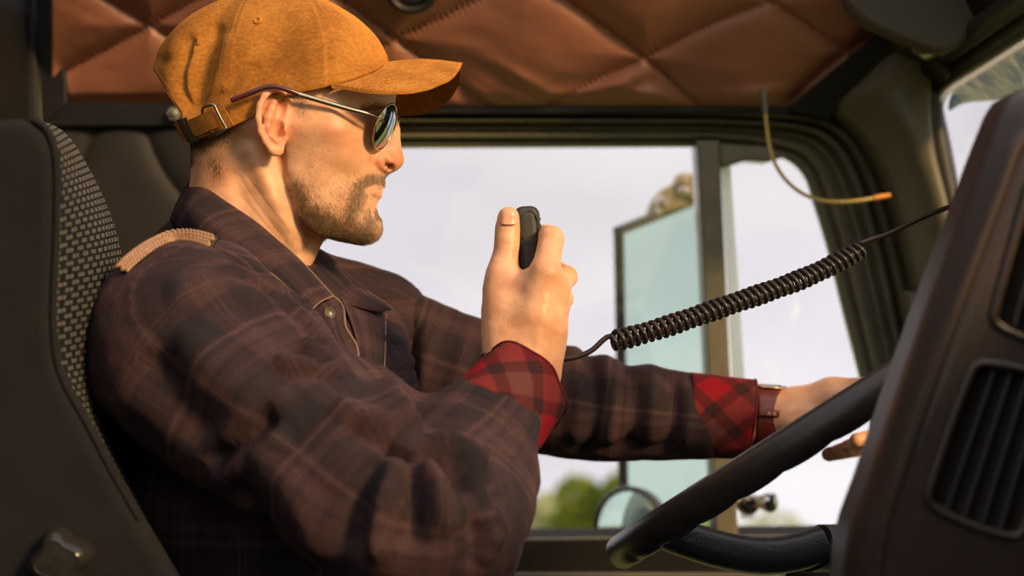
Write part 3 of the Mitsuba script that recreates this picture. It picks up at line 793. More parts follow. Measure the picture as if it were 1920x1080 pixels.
# widen the sides above the ears a little and lay in the six seams and soft dents
cn = crown - P(520, 130, 0)
cn /= np.linalg.norm(cn, axis=-1, keepdims=True)
crown = crown + cn * (0.004 * np.sin(math.pi * np.clip(hgt, 0, 1)) * side_w[None])[..., None]
seam_a = np.radians([0, 51, 112, 180, -51, -112])
dang = np.min(np.abs((ang[:, None] - seam_a[None] + np.pi) % (2 * np.pi) - np.pi), 1)[None] * np.maximum(rad, 0.03) * 0.1
prof = -0.0014 * np.exp(-(dang / 0.0010) ** 2) + 0.0011 * np.exp(-((dang - 0.0035) / 0.0022) ** 2)
dent = 0.0035 * (meshkit.fbm(crown * [26, 26, 20], 3, 3) - 0.5)
_q = crown - [0, -1.4, 1.05]
_side = np.stack([_q[..., 0], _q[..., 2]], -1) * (1.35 / _q[..., 1])[..., None]     # near side laid flat
def crown_fold(pts, amp, sig):
    L = spline(np.array([[(q[0] - 960) / FOC * 1.35, (540 - q[1]) / FOC * 1.35] for q in pts]), 30)
    dd = cKDTree(L).query(_side.reshape(-1, 2))[0].reshape(crown.shape[:2])
    return amp * np.exp(-(dd / sig) ** 2) * (crown[..., 1] < 0.0)
folds = sum(crown_fold(p_, a_, s_) for p_, a_, s_ in (
    ([(352, 80, -.06), (338, 150, -.06), (352, 200, -.06)], -.0060, .0065), ([(372, 90, -.065), (358, 160, -.067), (360, 215, -.06)], .004, .006), ([(405, 60, -.075), (385, 140, -.075), (368, 200, -.065)], -.0048, .0075),
    ([(425, 80, -.08), (402, 160, -.08), (378, 205, -.07)], .003, .007), ([(436, 155, -.088), (458, 132, -.09), (476, 128, -.09)], -.0030, .0055), ([(385, 205, -.075), (410, 180, -.08), (432, 178, -.085)], -.0028, .004), ([(300, 115, -.02), (330, 110, -.05), (352, 100, -.06)], -.003, .006),
    ([(500, 110, -.085), (540, 60, -.08)], -.0025, .012), ([(560, 150, -.088), (610, 120, -.08)], -.002, .010), ([(350, 230, -.056), (385, 215, -.07), (440, 185, -.085)], .0015, .004)))
crown = crown + cn * (prof + dent * (0.3 + 0.7 * (1 - rad ** 4)) + folds)[..., None]
crown_c = np.concatenate([crown, crown[:, :1]], 1)
inner = crown_c - np.concatenate([cn, cn[:, :1]], 1) * 0.0022
add('baseball_cap__crown', solid(crown_c, inner), 'suede', smooth=True)
# hem stitching along the lower edge and either side of the seams
def stitches(path, step=0.0040, ln=0.0029, r=0.00026):
    L = np.concatenate([[0], np.cumsum(np.linalg.norm(np.diff(path, axis=0), axis=1))])
    return [tube(np.stack([np.interp([u, u + ln], L, path[:, k]) for k in range(3)], 1), r, 4) for u in np.arange(0, L[-1] - ln, step)]
st = []
for row in (3,):
    st += stitches(crown[row, 0:125] + cn[row, 0:125] * 0.0004)
for a0 in (51, 112):
    j = int(np.argmin(np.abs((ang - math.radians(a0) + np.pi) % (2 * np.pi) - np.pi)))
    for off in (-2, 2):
        st += stitches(crown[1:46, j + off] + cn[1:46, j + off] * 0.0003)
add('baseball_cap__stitching', cat(*st), 'cap_thread', kind='stuff')
# eyelets
for ex_, ez_, yy in ((478, 22, -0.078), (361, 58, -0.062)):
    target = P(ex_, ez_, yy)
    k = np.argmin(np.linalg.norm((crown - target)[:, :125], axis=-1)); i_, j_ = np.unravel_index(k, (NR, 125))
    c0, n0 = crown[i_, j_], cn[i_, j_]
    add('baseball_cap__eyelet', lathe([(0.0016, 0.0006), (0.0028, 0.0016), (0.0042, 0.0008), (0.0046, -0.0004)], c0, n0, 20), 'suede')
# bill: between the crown's front edge and its own outline
BILL = [(867, 118, 0), (861, 130, -.022), (849, 143, -.042), (833, 152, -.058), (808, 162, -.071), (780, 168.5, -.079), (750, 171, -.0825), (715, 170.5, -.084), (680, 167, -.0835), (648, 162, -.0815), (622, 159.5, -.0795)]
BASE = [(723, 116, 0), (721, 119, -.018), (715, 126, -.034), (704, 134, -.047), (690, 140, -.057), (674, 146, -.0655), (660, 151, -.0715), (648, 154.5, -.0755), (638, 157, -.0785), (628, 159, -.0800), (621, 160, -.0800)]
ob = spline(np.array([P(*q) for q in BILL]), 60); ib = spline(np.array([P(*q) for q in BASE]), 60)
v_ = np.linspace(0, 1, 24)[:, None, None]
half = ib[None] * (1 - v_) + ob[None] * v_
half[..., 2] += (0.0035 * np.sin(np.pi * v_[..., 0]) * np.linspace(1, 0, 60)[None])
bill = np.concatenate([half, (half * [1, -1, 1])[:, -2::-1]], 1)
bill += np.array([0, 0, 1.0]) * (0.0012 * (meshkit.fbm(bill * 60, 3, 8) - 0.5))[..., None]
bb_ = bill - np.array([0, 0, 0.0030]) + (bill - P(700, 150, 0)) * [-0.012, -0.012, 0]
add('baseball_cap__bill', solid(bill, bb_)[0:2], 'suede', smooth=40)
st = []
for vv in (5, 8, 11, 14, 17, 20):
    st += stitches(bill[vv, 8:111] + [0, 0, 0.0002], 0.0050, 0.0030, 0.00028)
st += stitches(bill[22, 4:115] + [0, 0, 0.0002], 0.0042, 0.0028, 0.0003)
add('baseball_cap__stitching', cat(*st), 'suede', kind='stuff')
# strap across the back opening, with its slide
SC = spline(np.array([P(430, 217, -.0815), P(405, 226, -.0745), P(385, 235, -.0665), P(362, 244, -.0530), P(345, 247, -.030), P(338, 247, 0), P(345, 247, .030), P(362, 244, .053), P(400, 228, .072)]), 60)
def ribbon(c, half, outw, th=0.0018):
    out = c - P(500, 200, 0); out[:, 2] = 0; out /= np.linalg.norm(out, axis=1, keepdims=True)
    w = np.asarray(half)
    c = c + out * outw
    f = np.stack([c + w, c + 0.33 * w + out * 0.0003, c - 0.33 * w + out * 0.0003, c - w], 0)
    return solid(f, f - out * th)
hw = np.array([-0.0046, 0, 0.0088])
add('baseball_cap__strap', ribbon(SC, hw, 0.0022), 'suede', label='suede strap across the back opening')
add('baseball_cap__strap_flap', ribbon(SC[4:15], hw * 0.82, 0.0052), 'suede')
# metal slide: rounded wire rectangle round the strap, and the flat clasp behind it
def at_strap(i, a, o):
    out = SC[i] - P(500, 200, 0); out[2] = 0; out /= np.linalg.norm(out)
    return SC[i] + hw * a + out * o
B0, B1 = 2, 7
wire = spline(np.array([at_strap(B0, 1.0, .006), at_strap(B0, 1.25, .0066), at_strap(B0 + 2, 1.35, .0070), at_strap(B1, 1.1, .004), at_strap(B1, -1.1, .004), at_strap(B0 + 2, -1.3, .0070), at_strap(B0, -1.2, .0066), at_strap(B0, -0.9, .006)]), 60, closed=True)
add('baseball_cap__buckle', tube(wire, 0.0013, 10, closed=True, up=(0.3, -1, 0.2)), 'antique_brass', label='worn metal slide of the strap')
add('baseball_cap__clasp', ribbon(SC[14:22], hw * 1.22, 0.0040, 0.0016), 'antique_brass', label='flat metal clasp on the strap')
tag('baseball_cap', 'mustard brown suede baseball cap worn by the driver', 'cap')

# ---------------------------------------------------------------- sunglasses
mat('gold', (0.78, 0.62, 0.38), 0.18, metallic=1.0)
mat('tortoise', speckle(rgb(84, 22, 16), rgb(52, 14, 14), 60.0), 0.12, clearcoat=1.0)
mat('mirror_lens', (0.30, 0.36, 0.42), 0.05, metallic=1.0)
def lens_frame(sgn):
    c = P(722.5, 237.5, -0.0335) * [1, -sgn, 1]
    nrm = np.array([0.89, sgn * 0.245, -0.335]); nrm /= np.linalg.norm(nrm)
    upv = np.array([0, 0, 1.0]) - nrm * nrm[2]; upv /= np.linalg.norm(upv)
    return c, nrm, upv, np.cross(nrm, upv)
ringpts = {}
for sgn in (-1, 1):
    c, nr_, up_, rt = lens_frame(sgn)
    a = np.linspace(0, 2 * np.pi, 72, endpoint=False)
    ring = c + 0.0228 * (np.cos(a)[:, None] * up_ * 1.0 + np.sin(a)[:, None] * rt * 1.04)
    ringpts[sgn] = (c, nr_, up_, rt)
    add('sunglasses__rim', tube(ring, 0.00095, 8, closed=True, up=nr_), 'gold')
    rr, aa = np.linspace(0, 1, 12), np.linspace(0, 2 * np.pi, 49)
    dome = c + 0.0225 * rr[:, None, None] * (np.cos(aa)[None, :, None] * up_ + np.sin(aa)[None, :, None] * rt * 1.04) + nr_ * (0.0032 * (1 - rr[:, None, None] ** 2))
    add('sunglasses__lens', solid(dome, dome - nr_ * 0.0015), 'mirror_lens', smooth=50, label='silvery mirrored round lens')
    hinge = c + 0.0222 * (0.35 * up_ - sgn * 0.0 * rt) + np.array([-0.0068, sgn * 0.0185, 0.0])
    # arm
    y = sgn
    arm = np.array([P(711.5, 222.5, -.0560), P(706, 219, -.0600), P(690, 213.5, -.0668), P(650, 203, -.0735), P(600, 188.5, -.0790), P(557, 176, -.0835)])
    tip = np.array([P(560, 176.5, -.0835), P(545, 170.5, -.0860), P(528, 165, -.0885), P(509, 162, -.0900), P(485, 168, -.0905), P(460, 178, -.0900), P(433, 188.5, -.0885)])
    M = np.array([1, -sgn, 1.0])
    armc, tipc = spline(arm * M, 40), spline(tip * M, 40)
    add('sunglasses__temple', tube(armc, np.interp(np.linspace(0, 1, 40), [0, .1, .2, 1], [.0010, .0012, .0022, .0025]), 12, squash=(0.6, 1.0)), 'antique_brass')
    add('sunglasses__temple__tip', tube(tipc, np.interp(np.linspace(0, 1, 40), [0, .1, 1], [.0021, .0024, .0027]), 12, squash=(0.65, 1.0)), 'tortoise', label='dark red end of the arm')
    add('sunglasses__hinge', tube(spline(np.array([P(713.5, 223.5, -.0545), P(716.5, 226, -.0530), P(719, 227.5, -.0515)]) * M, 8), 0.0016, 8), 'gold')
    pad = spline(np.array([P(722, 238, -.0135), P(716, 246, -.0130), P(712, 256, -.0150)]) * M, 10)
    add('sunglasses__nose_pad', tube(pad, 0.0016, 8), 'gold')
bridge = spline(np.array([P(738, 230, -.0110), P(743, 225, -.005), P(744, 224, 0), P(743, 225, .005), P(738, 230, .0110)]), 20)
add('sunglasses__bridge', tube(bridge, 0.0012, 8), 'gold')
tag('sunglasses', 'round mirrored sunglasses with thin gold frame on the driver', 'sunglasses')
# ---------------------------------------------------------------- hands, body, shirt
def cast(fn, pts, y0=-0.6, y1=0.6, n=60):
    """Where the camera's view of the picture points first meets the surface of fn."""
    a = np.array(pts, float)[:, :2]
    p0, p1 = P(a[:, 0], a[:, 1], y0), P(a[:, 0], a[:, 1], y1)
    t = np.zeros(len(a)); L = np.linalg.norm(p1 - p0, axis=1)
    for _ in range(n):
        q = p0 + (p1 - p0) * (t / L)[:, None]
        t = np.minimum(t + 0.85 * fn(q[:, None, None, :].astype(np.float32))[:, 0, 0], L)
    return p0 + (p1 - p0) * (t / L)[:, None]

def pts(*q):
    return [P(a, b, c) for a, b, c in q]

# --- right hand closed round the microphone, thumb up along its side
def rhand_sdf(g):
    f = chain(g, pts((905, 815, -.205), (958, 700, -.146)), [.027, .0215])
    f = smin(f, chain(g, pts((940, 825, -.200), (1000, 700, -.138)), [.025, .0195]), .012)
    f = smin(f, chain(g, pts((958, 705, -.146), (950, 640, -.140), (945, 590, -.134)), [.0215, .0195, .0185], .01), .016)      # thenar side
    f = smin(f, chain(g, pts((985, 700, -.146), (1000, 600, -.150), (1022, 512, -.151)), [.019, .0155, .0125], .01), .016)        # to the index knuckle
    f = smin(f, chain(g, pts((992, 700, -.142), (1022, 610, -.146), (1044, 536, -.142)), [.019, .0145, .0118], .01), .014)
    f = smin(f, chain(g, pts((1000, 700, -.136), (1022, 630, -.134), (1042, 572, -.128)), [.018, .0150, .0118], .01), .014)
    f = smin(f, chain(g, pts((1003, 700, -.130), (1018, 650, -.122), (1034, 606, -.112)), [.0175, .0150, .0118], .01), .014)
    f = smin(f, ball(g, P(985, 590, -.136), .020, (1.1, .8, 1.6)), .016)
    th = chain(g, pts((948, 610, -.134), (938, 548, -.128), (950.5, 456, -.119), (953.5, 408, -.117)), [.0185, .0148, .0106, .0098], .004)
    th = smin(th, ball(g, P(951, 432, -.1165), .0104, (1.0, .85, 1.3)), .004)
    th = smax(th, -ball(g, P(956, 405, -.1415), .0145, (.75, 1.0, 1.05)), .003)
    f = smin(f, th, .009)
    f = smin(f, chain(g, pts((942, 520, -.126), (972, 535, -.134), (1010, 530, -.142)), [.0120, .0095, .0105]), .012)                 # web
    ix = chain(g, pts((1022, 512, -.151), (1034, 447, -.131), (1024, 440, -.086), (992, 452, -.066)), [.0125, .0108, .0090, .0078], .003)
    md = chain(g, pts((1044, 536, -.142), (1062, 519, -.108), (1040, 505, -.074), (1000, 506, -.062)), [.0118, .0098, .0088, .0078], .003)
    rg = chain(g, pts((1042, 572, -.128), (1054, 560, -.094), (1024, 548, -.066), (988, 548, -.060)), [.0118, .0098, .0086, .0076], .003)
    pk = chain(g, pts((1034, 606, -.112), (1040, 597, -.084), (1014, 586, -.062), (985, 586, -.058)), [.0112, .0090, .0078, .0070], .003)
    for fi in (ix, md, rg, pk):
        f = smin(f, fi, .0045)
    return f
rv_, rf_ = surface_nets(rhand_sdf, (-0.08, -0.235, 0.90), (0.075, -0.040, 1.135), 0.0019)
rv_, rf_ = taubin(rv_, rf_, 3)
rn_ = normals(rv_, rf_)
def score(v, n, lines, amp, sig, mask=None):
    for ln in lines:
        d, _ = polydist(v, [P(*q) for q in ln])
        v = v + n * (amp * np.exp(-(d / sig) ** 2))[:, None]
    return v
rv_ = score(rv_, rn_, [[(930, 446, -.131), (950, 449, -.132), (972, 446, -.128)], [(932, 455, -.131), (950, 458, -.132), (970, 456, -.128)], [(938, 420, -.128), (953, 427, -.129), (970, 420, -.126)]], -.0007, .0012)
rv_ = score(rv_, rn_, [[(1005, 640, -.165), (1024, 560, -.165)], [(1012, 660, -.16), (1045, 575, -.145)]], .0012, .004)
rv_ = rv_ + rn_ * (0.0009 * (meshkit.fbm(rv_ * 90, 3, 6) - 0.5))[:, None]

# --- left hand over the far side of the wheel, fingers curled under the rim
def lhand_sdf(g):
    f = chain(g, pts((1330, 774, .165), (1436, 774, .165), (1480, 770, .166)), [.0280, .0225, .0235], .01)
    f = smin(f, chain(g, pts((1330, 796, .155), (1436, 792, .160), (1490, 788, .158)), [.024, .0200, .020], .01), .012)
    for a, b, c in ((1628, 735, .146), (1640, 728, .166), (1646, 733, .186), (1640, 748, .204)):
        f = smin(f, chain(g, pts((1475, 775, .150 + (c - .146) * .5), (1560, (775 + b) / 2 - 12, c), (a, b, c)), [.020, .0165, .0130], .01), .014)
    for k, (a, b, c, tx, ty) in enumerate(((1628, 735, .146, 1606, 826), (1640, 728, .166, 1590, 838), (1646, 733, .186, 1572, 846), (1640, 748, .204, 1554, 852))):
        f = smin(f, chain(g, pts((a, b, c), (a + 42, b + 42, c), (a + 22, b + 84, c - .004), (tx, ty, c - .014)), [.0125, .0105, .0092, .0080], .003), .004)
    f = smin(f, chain(g, pts((1490, 795, .140), (1545, 800, .122), (1600, 775, .112), (1650, 750, .112)), [.017, .0145, .0115, .0095], .004), .010)   # thumb along the rim's inside
    return f
lv_, lf_ = surface_nets(lhand_sdf, (0.205, 0.075, 0.80), (0.475, 0.245, 0.99), 0.0024)
lv_, lf_ = taubin(lv_, lf_, 3)
lv_ = lv_ + normals(lv_, lf_) * (0.001 * (meshkit.fbm(lv_ * 80, 3, 7) - 0.5))[:, None]

# --- torso in its own frame: turned a little towards the camera
NB = np.array([-0.24, 0.0, 0.0])
TURN = math.radians(20)
FW, LT = np.array([math.cos(TURN), -math.sin(TURN), 0]), np.array([math.sin(TURN), math.cos(TURN), 0])
zz = lambda py: 1.05 - (py - 540) / 1920
TOR = np.array([(-.078, zz(385)), (-.112, zz(432)), (-.132, zz(500)), (-.146, zz(580)), (-.150, zz(700)), (-.138, zz(820)), (-.12, zz(950)), (-.11, zz(1100)), (-.11, zz(1300)), (.22, zz(1300)), (.185, zz(1000)), (.150, zz(800)), (.128, zz(690)),
                (.104, zz(610)), (.075, zz(556)), (.048, zz(510)), (.028, zz(470))])
_hw = PchipInterpolator([zz(1400), zz(1100), zz(800), zz(650), zz(580), zz(535), zz(497), zz(465), zz(430), zz(300)], [.185, .185, .180, .190, .186, .165, .125, .088, .066, .05])
def torso_sdf(g, grow=0.0):
    q = g - NB.astype(np.float32)
    u, v, z = q @ FW.astype(np.float32), q @ LT.astype(np.float32), q[..., 2]
    shp = u.shape
    d = poly2d(u.ravel(), z.ravel(), TOR).reshape(shp) - grow
    w = _hw(np.clip(z, zz(1400), zz(300))).astype(np.float32) + grow
    r = np.minimum(0.155, w * 0.90)
    a, b = d + r, np.abs(v) - w + r
    f = np.sqrt(np.maximum(a, 0) ** 2 + np.maximum(b, 0) ** 2) - r + np.minimum(np.maximum(a, b), 0)
    # far shoulder, carried forward by the reaching arm; chest
    f = smin(f, chain(g, pts((560, 560, .09), (700, 612, .165)), [.055, .062]), .05)
    return f
R_ARM = spline(np.array(pts((395, 575, -.125), (345, 655, -.195), (560, 828, -.262), (790, 985, -.318), (846, 912, -.264), (920, 792, -.190))), 90)
R_RAD = np.interp(np.linspace(0, 1, 90), [0, .13, .40, .62, .72, .80, .90, 1], [.060, .081, .071, .066, .062, .056, .050, .045])
def curve_sdf(g, c, r, step=3):
    d = None
    idx = list(range(0, len(c), step))
    if idx[-1] != len(c) - 1: idx.append(len(c) - 1)
    for i, j in zip(idx[:-1], idx[1:]):
        k = cone(g, c[i], c[j], r[i], r[j])
        d = k if d is None else smin(d, k, 0.004)
    return d
def rsleeve_sdf(g):
    f = curve_sdf(g, R_ARM, R_RAD, 5)
    f = smin(f, chain(g, pts((835, 990, -.30), (880, 955, -.275), (925, 900, -.235)), [.060, .048, .032]), .03)     # slack under the elbow
    f = smin(f, chain(g, pts((700, 740, -.205), (735, 775, -.215)), [.026, .024]), .03)                               # bulge at the bend
    f = smin(f, chain(g, pts((390, 590, -.165), (480, 660, -.188), (566, 742, -.215)), [.054, .054, .050]), .03)
    return f
L_ARM = spline(np.array(pts((690, 620, .165), (780, 668, .178), (900, 712, .182), (1040, 752, .178), (1180, 772, .172), (1312, 783, .166))), 70)
L_RAD = np.interp(np.linspace(0, 1, 70), [0, .15, .35, .55, .8, 1], [.060, .064, .0625, .0605, .053, .0455])
lsleeve_sdf = lambda g: curve_sdf(g, L_ARM, L_RAD, 4)

def arm_uv(v, curve, rad):
    """Cloth coordinates in metres: along the sleeve, and round it; the seam lies on the side away from the passenger seat."""
    t, a, b = frames(curve, (0, 0, 1))
    tow = np.array([0, -1.0, 0.0]) - t * (t @ np.array([0, -1.0, 0.0]))[:, None]
    tow /= np.linalg.norm(tow, axis=1, keepdims=True)
    oth = np.cross(t, tow)
    L = np.concatenate([[0], np.cumsum(np.linalg.norm(np.diff(curve, axis=0), axis=1))])
    _, i = cKDTree(curve).query(v)
    r = v - curve[i]
    s = L[i] + (r * t[i]).sum(1)
    an = np.arctan2((r * oth[i]).sum(1), (r * tow[i]).sum(1))
    return np.stack([s, an * 0.062], 1)

def crumple(v, f, folds, fn, seed, amp=0.004, stretch=(22, 22, 22)):
    n = normals(v, f)
    dsp = amp * (meshkit.fbm(v * np.array(stretch), 3, seed) - 0.5) * 2 + 0.0012 * (meshkit.fbm(v * 75, 3, seed + 5) - 0.5)
    for line, a, sig in folds:
        L = cast(fn, spline(np.array(line, float), 14))
        d, s = polydist(v, L)
        dsp += 1.55 * a * np.exp(-(d / (1.15 * sig)) ** 2) * np.clip(np.sin(np.pi * np.clip(s, 0.02, 0.98)) * 2.2, 0, 1)
    return v + n * dsp[:, None]

RF = [([(500, 697), (570, 695), (640, 702)], -.007, .006), ([(505, 682), (580, 678), (650, 690)], .005, .007), ([(550, 654), (585, 668), (615, 684)], -.009, .0055), ([(560, 640), (600, 655), (632, 672)], .006, .007),
      ([(530, 778), (470, 815), (385, 880)], -.011, .008), ([(560, 745), (480, 790), (400, 845)], .006, .010), ([(545, 800), (480, 845), (400, 905)], .006, .010),
      ([(700, 718), (738, 760), (770, 812)], .010, .010), ([(758, 832), (752, 840), (748, 848)], -.013, .010), ([(640, 790), (700, 815), (752, 838)], -.007, .008), ([(620, 760), (690, 785), (745, 812)], .006, .009),
      ([(740, 850), (712, 940), (700, 1060)], .008, .009), ([(725, 845), (680, 930), (668, 1050)], -.008, .009), ([(768, 850), (775, 930), (770, 1040)], -.009, .008), ([(790, 850), (820, 920), (840, 1010)], .008, .010), ([(780, 836), (830, 860), (880, 930)], -.010, .008),
      ([(800, 825), (860, 838), (925, 885)], .007, .009), ([(900, 960), (915, 1000), (900, 1060)], .004, .006), ([(925, 950), (940, 990), (925, 1030)], .004, .005), ([(885, 965), (890, 1010), (870, 1065)], -.004, .006),
      ([(300, 560), (420, 545), (520, 590)], .006, .016), ([(280, 640), (330, 760), (420, 830)], -.007, .016), ([(340, 600), (400, 700), (500, 760)], .006, .016), ([(470, 850), (560, 930), (600, 1060)], .006, .014), ([(430, 900), (500, 1000), (520, 1075)], -.007, .012),
      ([(465, 507), (546, 556), (600, 612), (662, 706)], .004, .006), ([(452, 520), (530, 570), (585, 630), (640, 710)], -.003, .006), ([(870, 742), (930, 770), (975, 815)], -.003, .005)]
tv, tf = surface_nets(torso_sdf, (-0.46, -0.24, 0.66), (0.02, 0.26, 1.16), 0.0048)
tv = crumple(tv, tf, [([(690, 610), (745, 670), (770, 700)], .004, .008), ([(735, 600), (755, 660), (740, 760)], .005, .010), ([(725, 620), (745, 690), (728, 775)], -.004, .008), ([(230, 560), (190, 680), (200, 800)], .005, .015), ([(255, 590), (225, 700), (240, 830)], -.005, .014), ([(210, 860), (300, 900), (380, 960)], -.006, .012), ([(330, 470), (260, 520), (210, 590)], .003, .010)], torso_sdf, 21, .0035)
sv, sf = surface_nets(rsleeve_sdf, (-0.40, -0.42, 0.75), (0.06, -0.03, 1.14), 0.0040)
suv = arm_uv(sv, R_ARM, R_RAD)
sv = crumple(sv, sf, RF, rsleeve_sdf, 31, .0042, (18, 14, 26))
LF = [([(772, 590), (768, 680), (758, 770)], -.008, .007), ([(800, 592), (795, 690), (780, 790)], .005, .010), ([(880, 630), (860, 700), (850, 790)], .004, .010), ([(1075, 650), (1085, 740), (1075, 840)], .005, .010), ([(1100, 655), (1112, 740), (1105, 845)], -.005, .008), ([(1130, 662), (1150, 760), (1135, 850)], .005, .009),
      ([(1175, 672), (1190, 770), (1170, 850)], -.005, .008), ([(1215, 682), (1225, 760), (1215, 850)], .004, .008), ([(1255, 694), (1262, 780), (1250, 850)], -.005, .007), ([(1285, 704), (1290, 780), (1282, 845)], .003, .006), ([(1060, 850), (1150, 838), (1270, 846)], -.004, .008)]
wv, wf = surface_nets(lsleeve_sdf, (-0.20, 0.08, 0.83), (0.245, 0.27, 1.06), 0.0036)
wuv = arm_uv(wv, L_ARM, L_RAD)
wv = crumple(wv, wf, LF, lsleeve_sdf, 41, .0030, (30, 16, 16))

def stripes(x):
    t = x - dr.floor(x)
    bx = lambda a, b: smoothstep(a - .008, a + .008, t) * (1 - smoothstep(b - .008, b + .008, t))
    dark = 0.85 * bx(0.02, 0.28) + 0.7 * bx(0.345, 0.365) + 0.6 * bx(0.47, 0.49) + 0.7 * bx(0.66, 0.70) + 0.45 * bx(0.70, 0.84)
    light = bx(0.305, 0.317) + 0.6 * bx(0.40, 0.41) + 0.5 * bx(0.43, 0.44) + 0.45 * bx(0.57, 0.58) + 0.7 * bx(0.90, 0.912) + 0.5 * bx(0.935, 0.945)
    return dark, light
def plaid(base, dk, lt, per):
    def fn(p, n, uv):
        w = 0.004 * (fbm(p.x * 30, p.y * 30, p.z * 30, 2) - 0.5)
        d1, l1 = stripes((uv.x + w) / per)
        d2, l2 = stripes((uv.y + w) / per + 0.37)
        c = mix(base, dk, dr.clip(0.62 * (d1 + d2) - 0.25 * d1 * d2, 0, 0.95))
        c = mix(c, mi.Color3f(lt), dr.clip(0.42 * l1 + 0.36 * l2, 0, 0.6))
        weave = noise(uv.x * 1400, uv.y * 1400)
        return c * (0.75 + 0.5 * weave)
    return proc(fn)
wool_bump = proc(lambda p, n, uv: fbm(p.x * 900, p.y * 900, p.z * 900, 2), eps=4e-4)
mat('flannel', plaid(rgb(60, 43, 44), rgb(31, 28, 32), rgb(92, 72, 69), 0.120), 0.9, spec=0.15, sheen=0.5, bump=(wool_bump, 0.00025))
def redplaid(p, n, uv):
    a, b = uv.x / 0.074, uv.y / 0.074
    ta, tb = a - dr.floor(a), b - dr.floor(b)
    bx = lambda t, lo, hi: smoothstep(lo - .02, lo + .02, t) * (1 - smoothstep(hi - .02, hi + .02, t))
    da, db = bx(ta, .05, .22) + bx(ta, .52, .69), bx(tb, .05, .22) + bx(tb, .52, .69)
    ba, bb = bx(ta, .22, .52), bx(tb, .22, .52)
    c = mix(rgb(122, 15, 24), rgb(86, 51, 47), dr.clip(0.5 * (ba + bb), 0, 1))
    c = mix(c, mi.Color3f(rgb(36, 27, 28)), dr.clip(0.62 * (da + db), 0, 0.92))
    return c * (0.8 + 0.4 * noise(uv.x * 1500, uv.y * 1500))
mat('red_flannel', proc(redplaid), 0.9, spec=0.15, sheen=0.4, bump=(wool_bump, 0.00025))

# the armhole seam: a ridge on the sleeve's side of a groove, over both pieces of cloth
_both = lambda g: np.minimum(torso_sdf(g), rsleeve_sdf(g))
SEAM_R = np.array([(396, 480), (465, 506), (546, 555), (598, 606), (636, 656), (664, 708)], float)
for off, am, sg_ in ((-9, .0055, .0060), (4, -.0050, .0042)):
    L_ = cast(_both, spline(SEAM_R + np.array([off, -off]), 24))
    for arr, ff in ((tv, tf), (sv, sf)):
        d_, s_ = polydist(arr, L_)
        arr += normals(arr, ff) * (am * np.exp(-(d_ / sg_) ** 2) * np.clip(np.sin(np.pi * np.clip(s_, .02, .98)) * 3, 0, 1))[:, None]
tq = tv - NB
tuv = np.stack([np.arctan2(tq @ LT, tq @ FW + 0.02) * 0.15 + 0.03, tv[:, 2] * 1.0], 1)
add('person__shirt', (tv, tf), 'flannel', smooth=True, uv=tuv, label='brown and black plaid flannel shirt')
add('person__shirt__sleeve', (sv, sf), 'flannel', smooth=True, uv=suv)
add('person__shirt__sleeve', (wv, wf), 'flannel', smooth=True, uv=wuv)

# --- cuffs turned back to their red side
def cuff(c0, c1, r0, r1, th, tilt, n=64, m=14, seed=0, ph=0.0, flare=0.0):
    ax = c1 - c0; Lc = np.linalg.norm(ax); ax = ax / Lc
    tow = np.array([0, -1.0, 0]) - ax * -ax[1]; tow /= np.linalg.norm(tow)
    oth = np.cross(ax, tow)
    a = np.linspace(-np.pi, np.pi, n + 1)
    s = np.linspace(0, 1, m)
    R = (r0 + (r1 - r0) * s + flare * s ** 2)[:, None] * (1 + 0.05 * np.cos(2 * a + ph) + 0.025 * np.cos(3 * a + 1 + seed))[None]
    R = R + 0.0015 * np.sin(a * 7 + seed)[None] * s[:, None] ** 2
    pts_ = c0 + ax * (s * Lc)[:, None, None] + R[..., None] * (np.cos(a)[None, :, None] * tow + np.sin(a)[None, :, None] * oth)
    pts_ = pts_ + ax * (tilt * np.cos(a + ph))[None, :, None] * s[:, None, None]
    inn = pts_ - (R[..., None] * 0 + th) * (np.cos(a)[None, :, None] * tow + np.sin(a)[None, :, None] * oth)
    S, A = np.meshgrid(s * Lc, a * r0, indexing='ij')
    k = 0.7071
    uv1 = np.stack([(S * k + A * k), (S * k - A * k)], -1).reshape(-1, 2)
    v, f = solid(pts_, inn)
    return (v, f), np.vstack([uv1, uv1]), pts_
cm, cuv, cp = cuff(P(905, 812, -.196), P(976, 728, -.150), .0480, .0455, .003, .0, seed=1, ph=0.6, flare=0.0)
add('person__shirt__cuff', cm, 'red_flannel', smooth=50 if False else True, uv=cuv + [0.012, 0.004], label='turned-back cuff showing red plaid')
cm2, cuv2, cp2 = cuff(P(1292, 780, .168), P(1404, 786, .164), .0480, .0445, .003, .004, seed=3, ph=1.1)
add('person__shirt__cuff', cm2, 'red_flannel', smooth=True, uv=cuv2 + [0.003, 0.021], label='turned-back cuff showing red plaid')
mat('shirt_seam', rgb(120, 96, 84), 0.9)
edge_tubes = [tube(np.vstack([cp[-1][8:58]]), 0.0013, 6), tube(cp2[-1][6:60], 0.0012, 6)]
for e_ in edge_tubes:
    add('person__shirt__cuff_edge', e_, 'red_flannel')
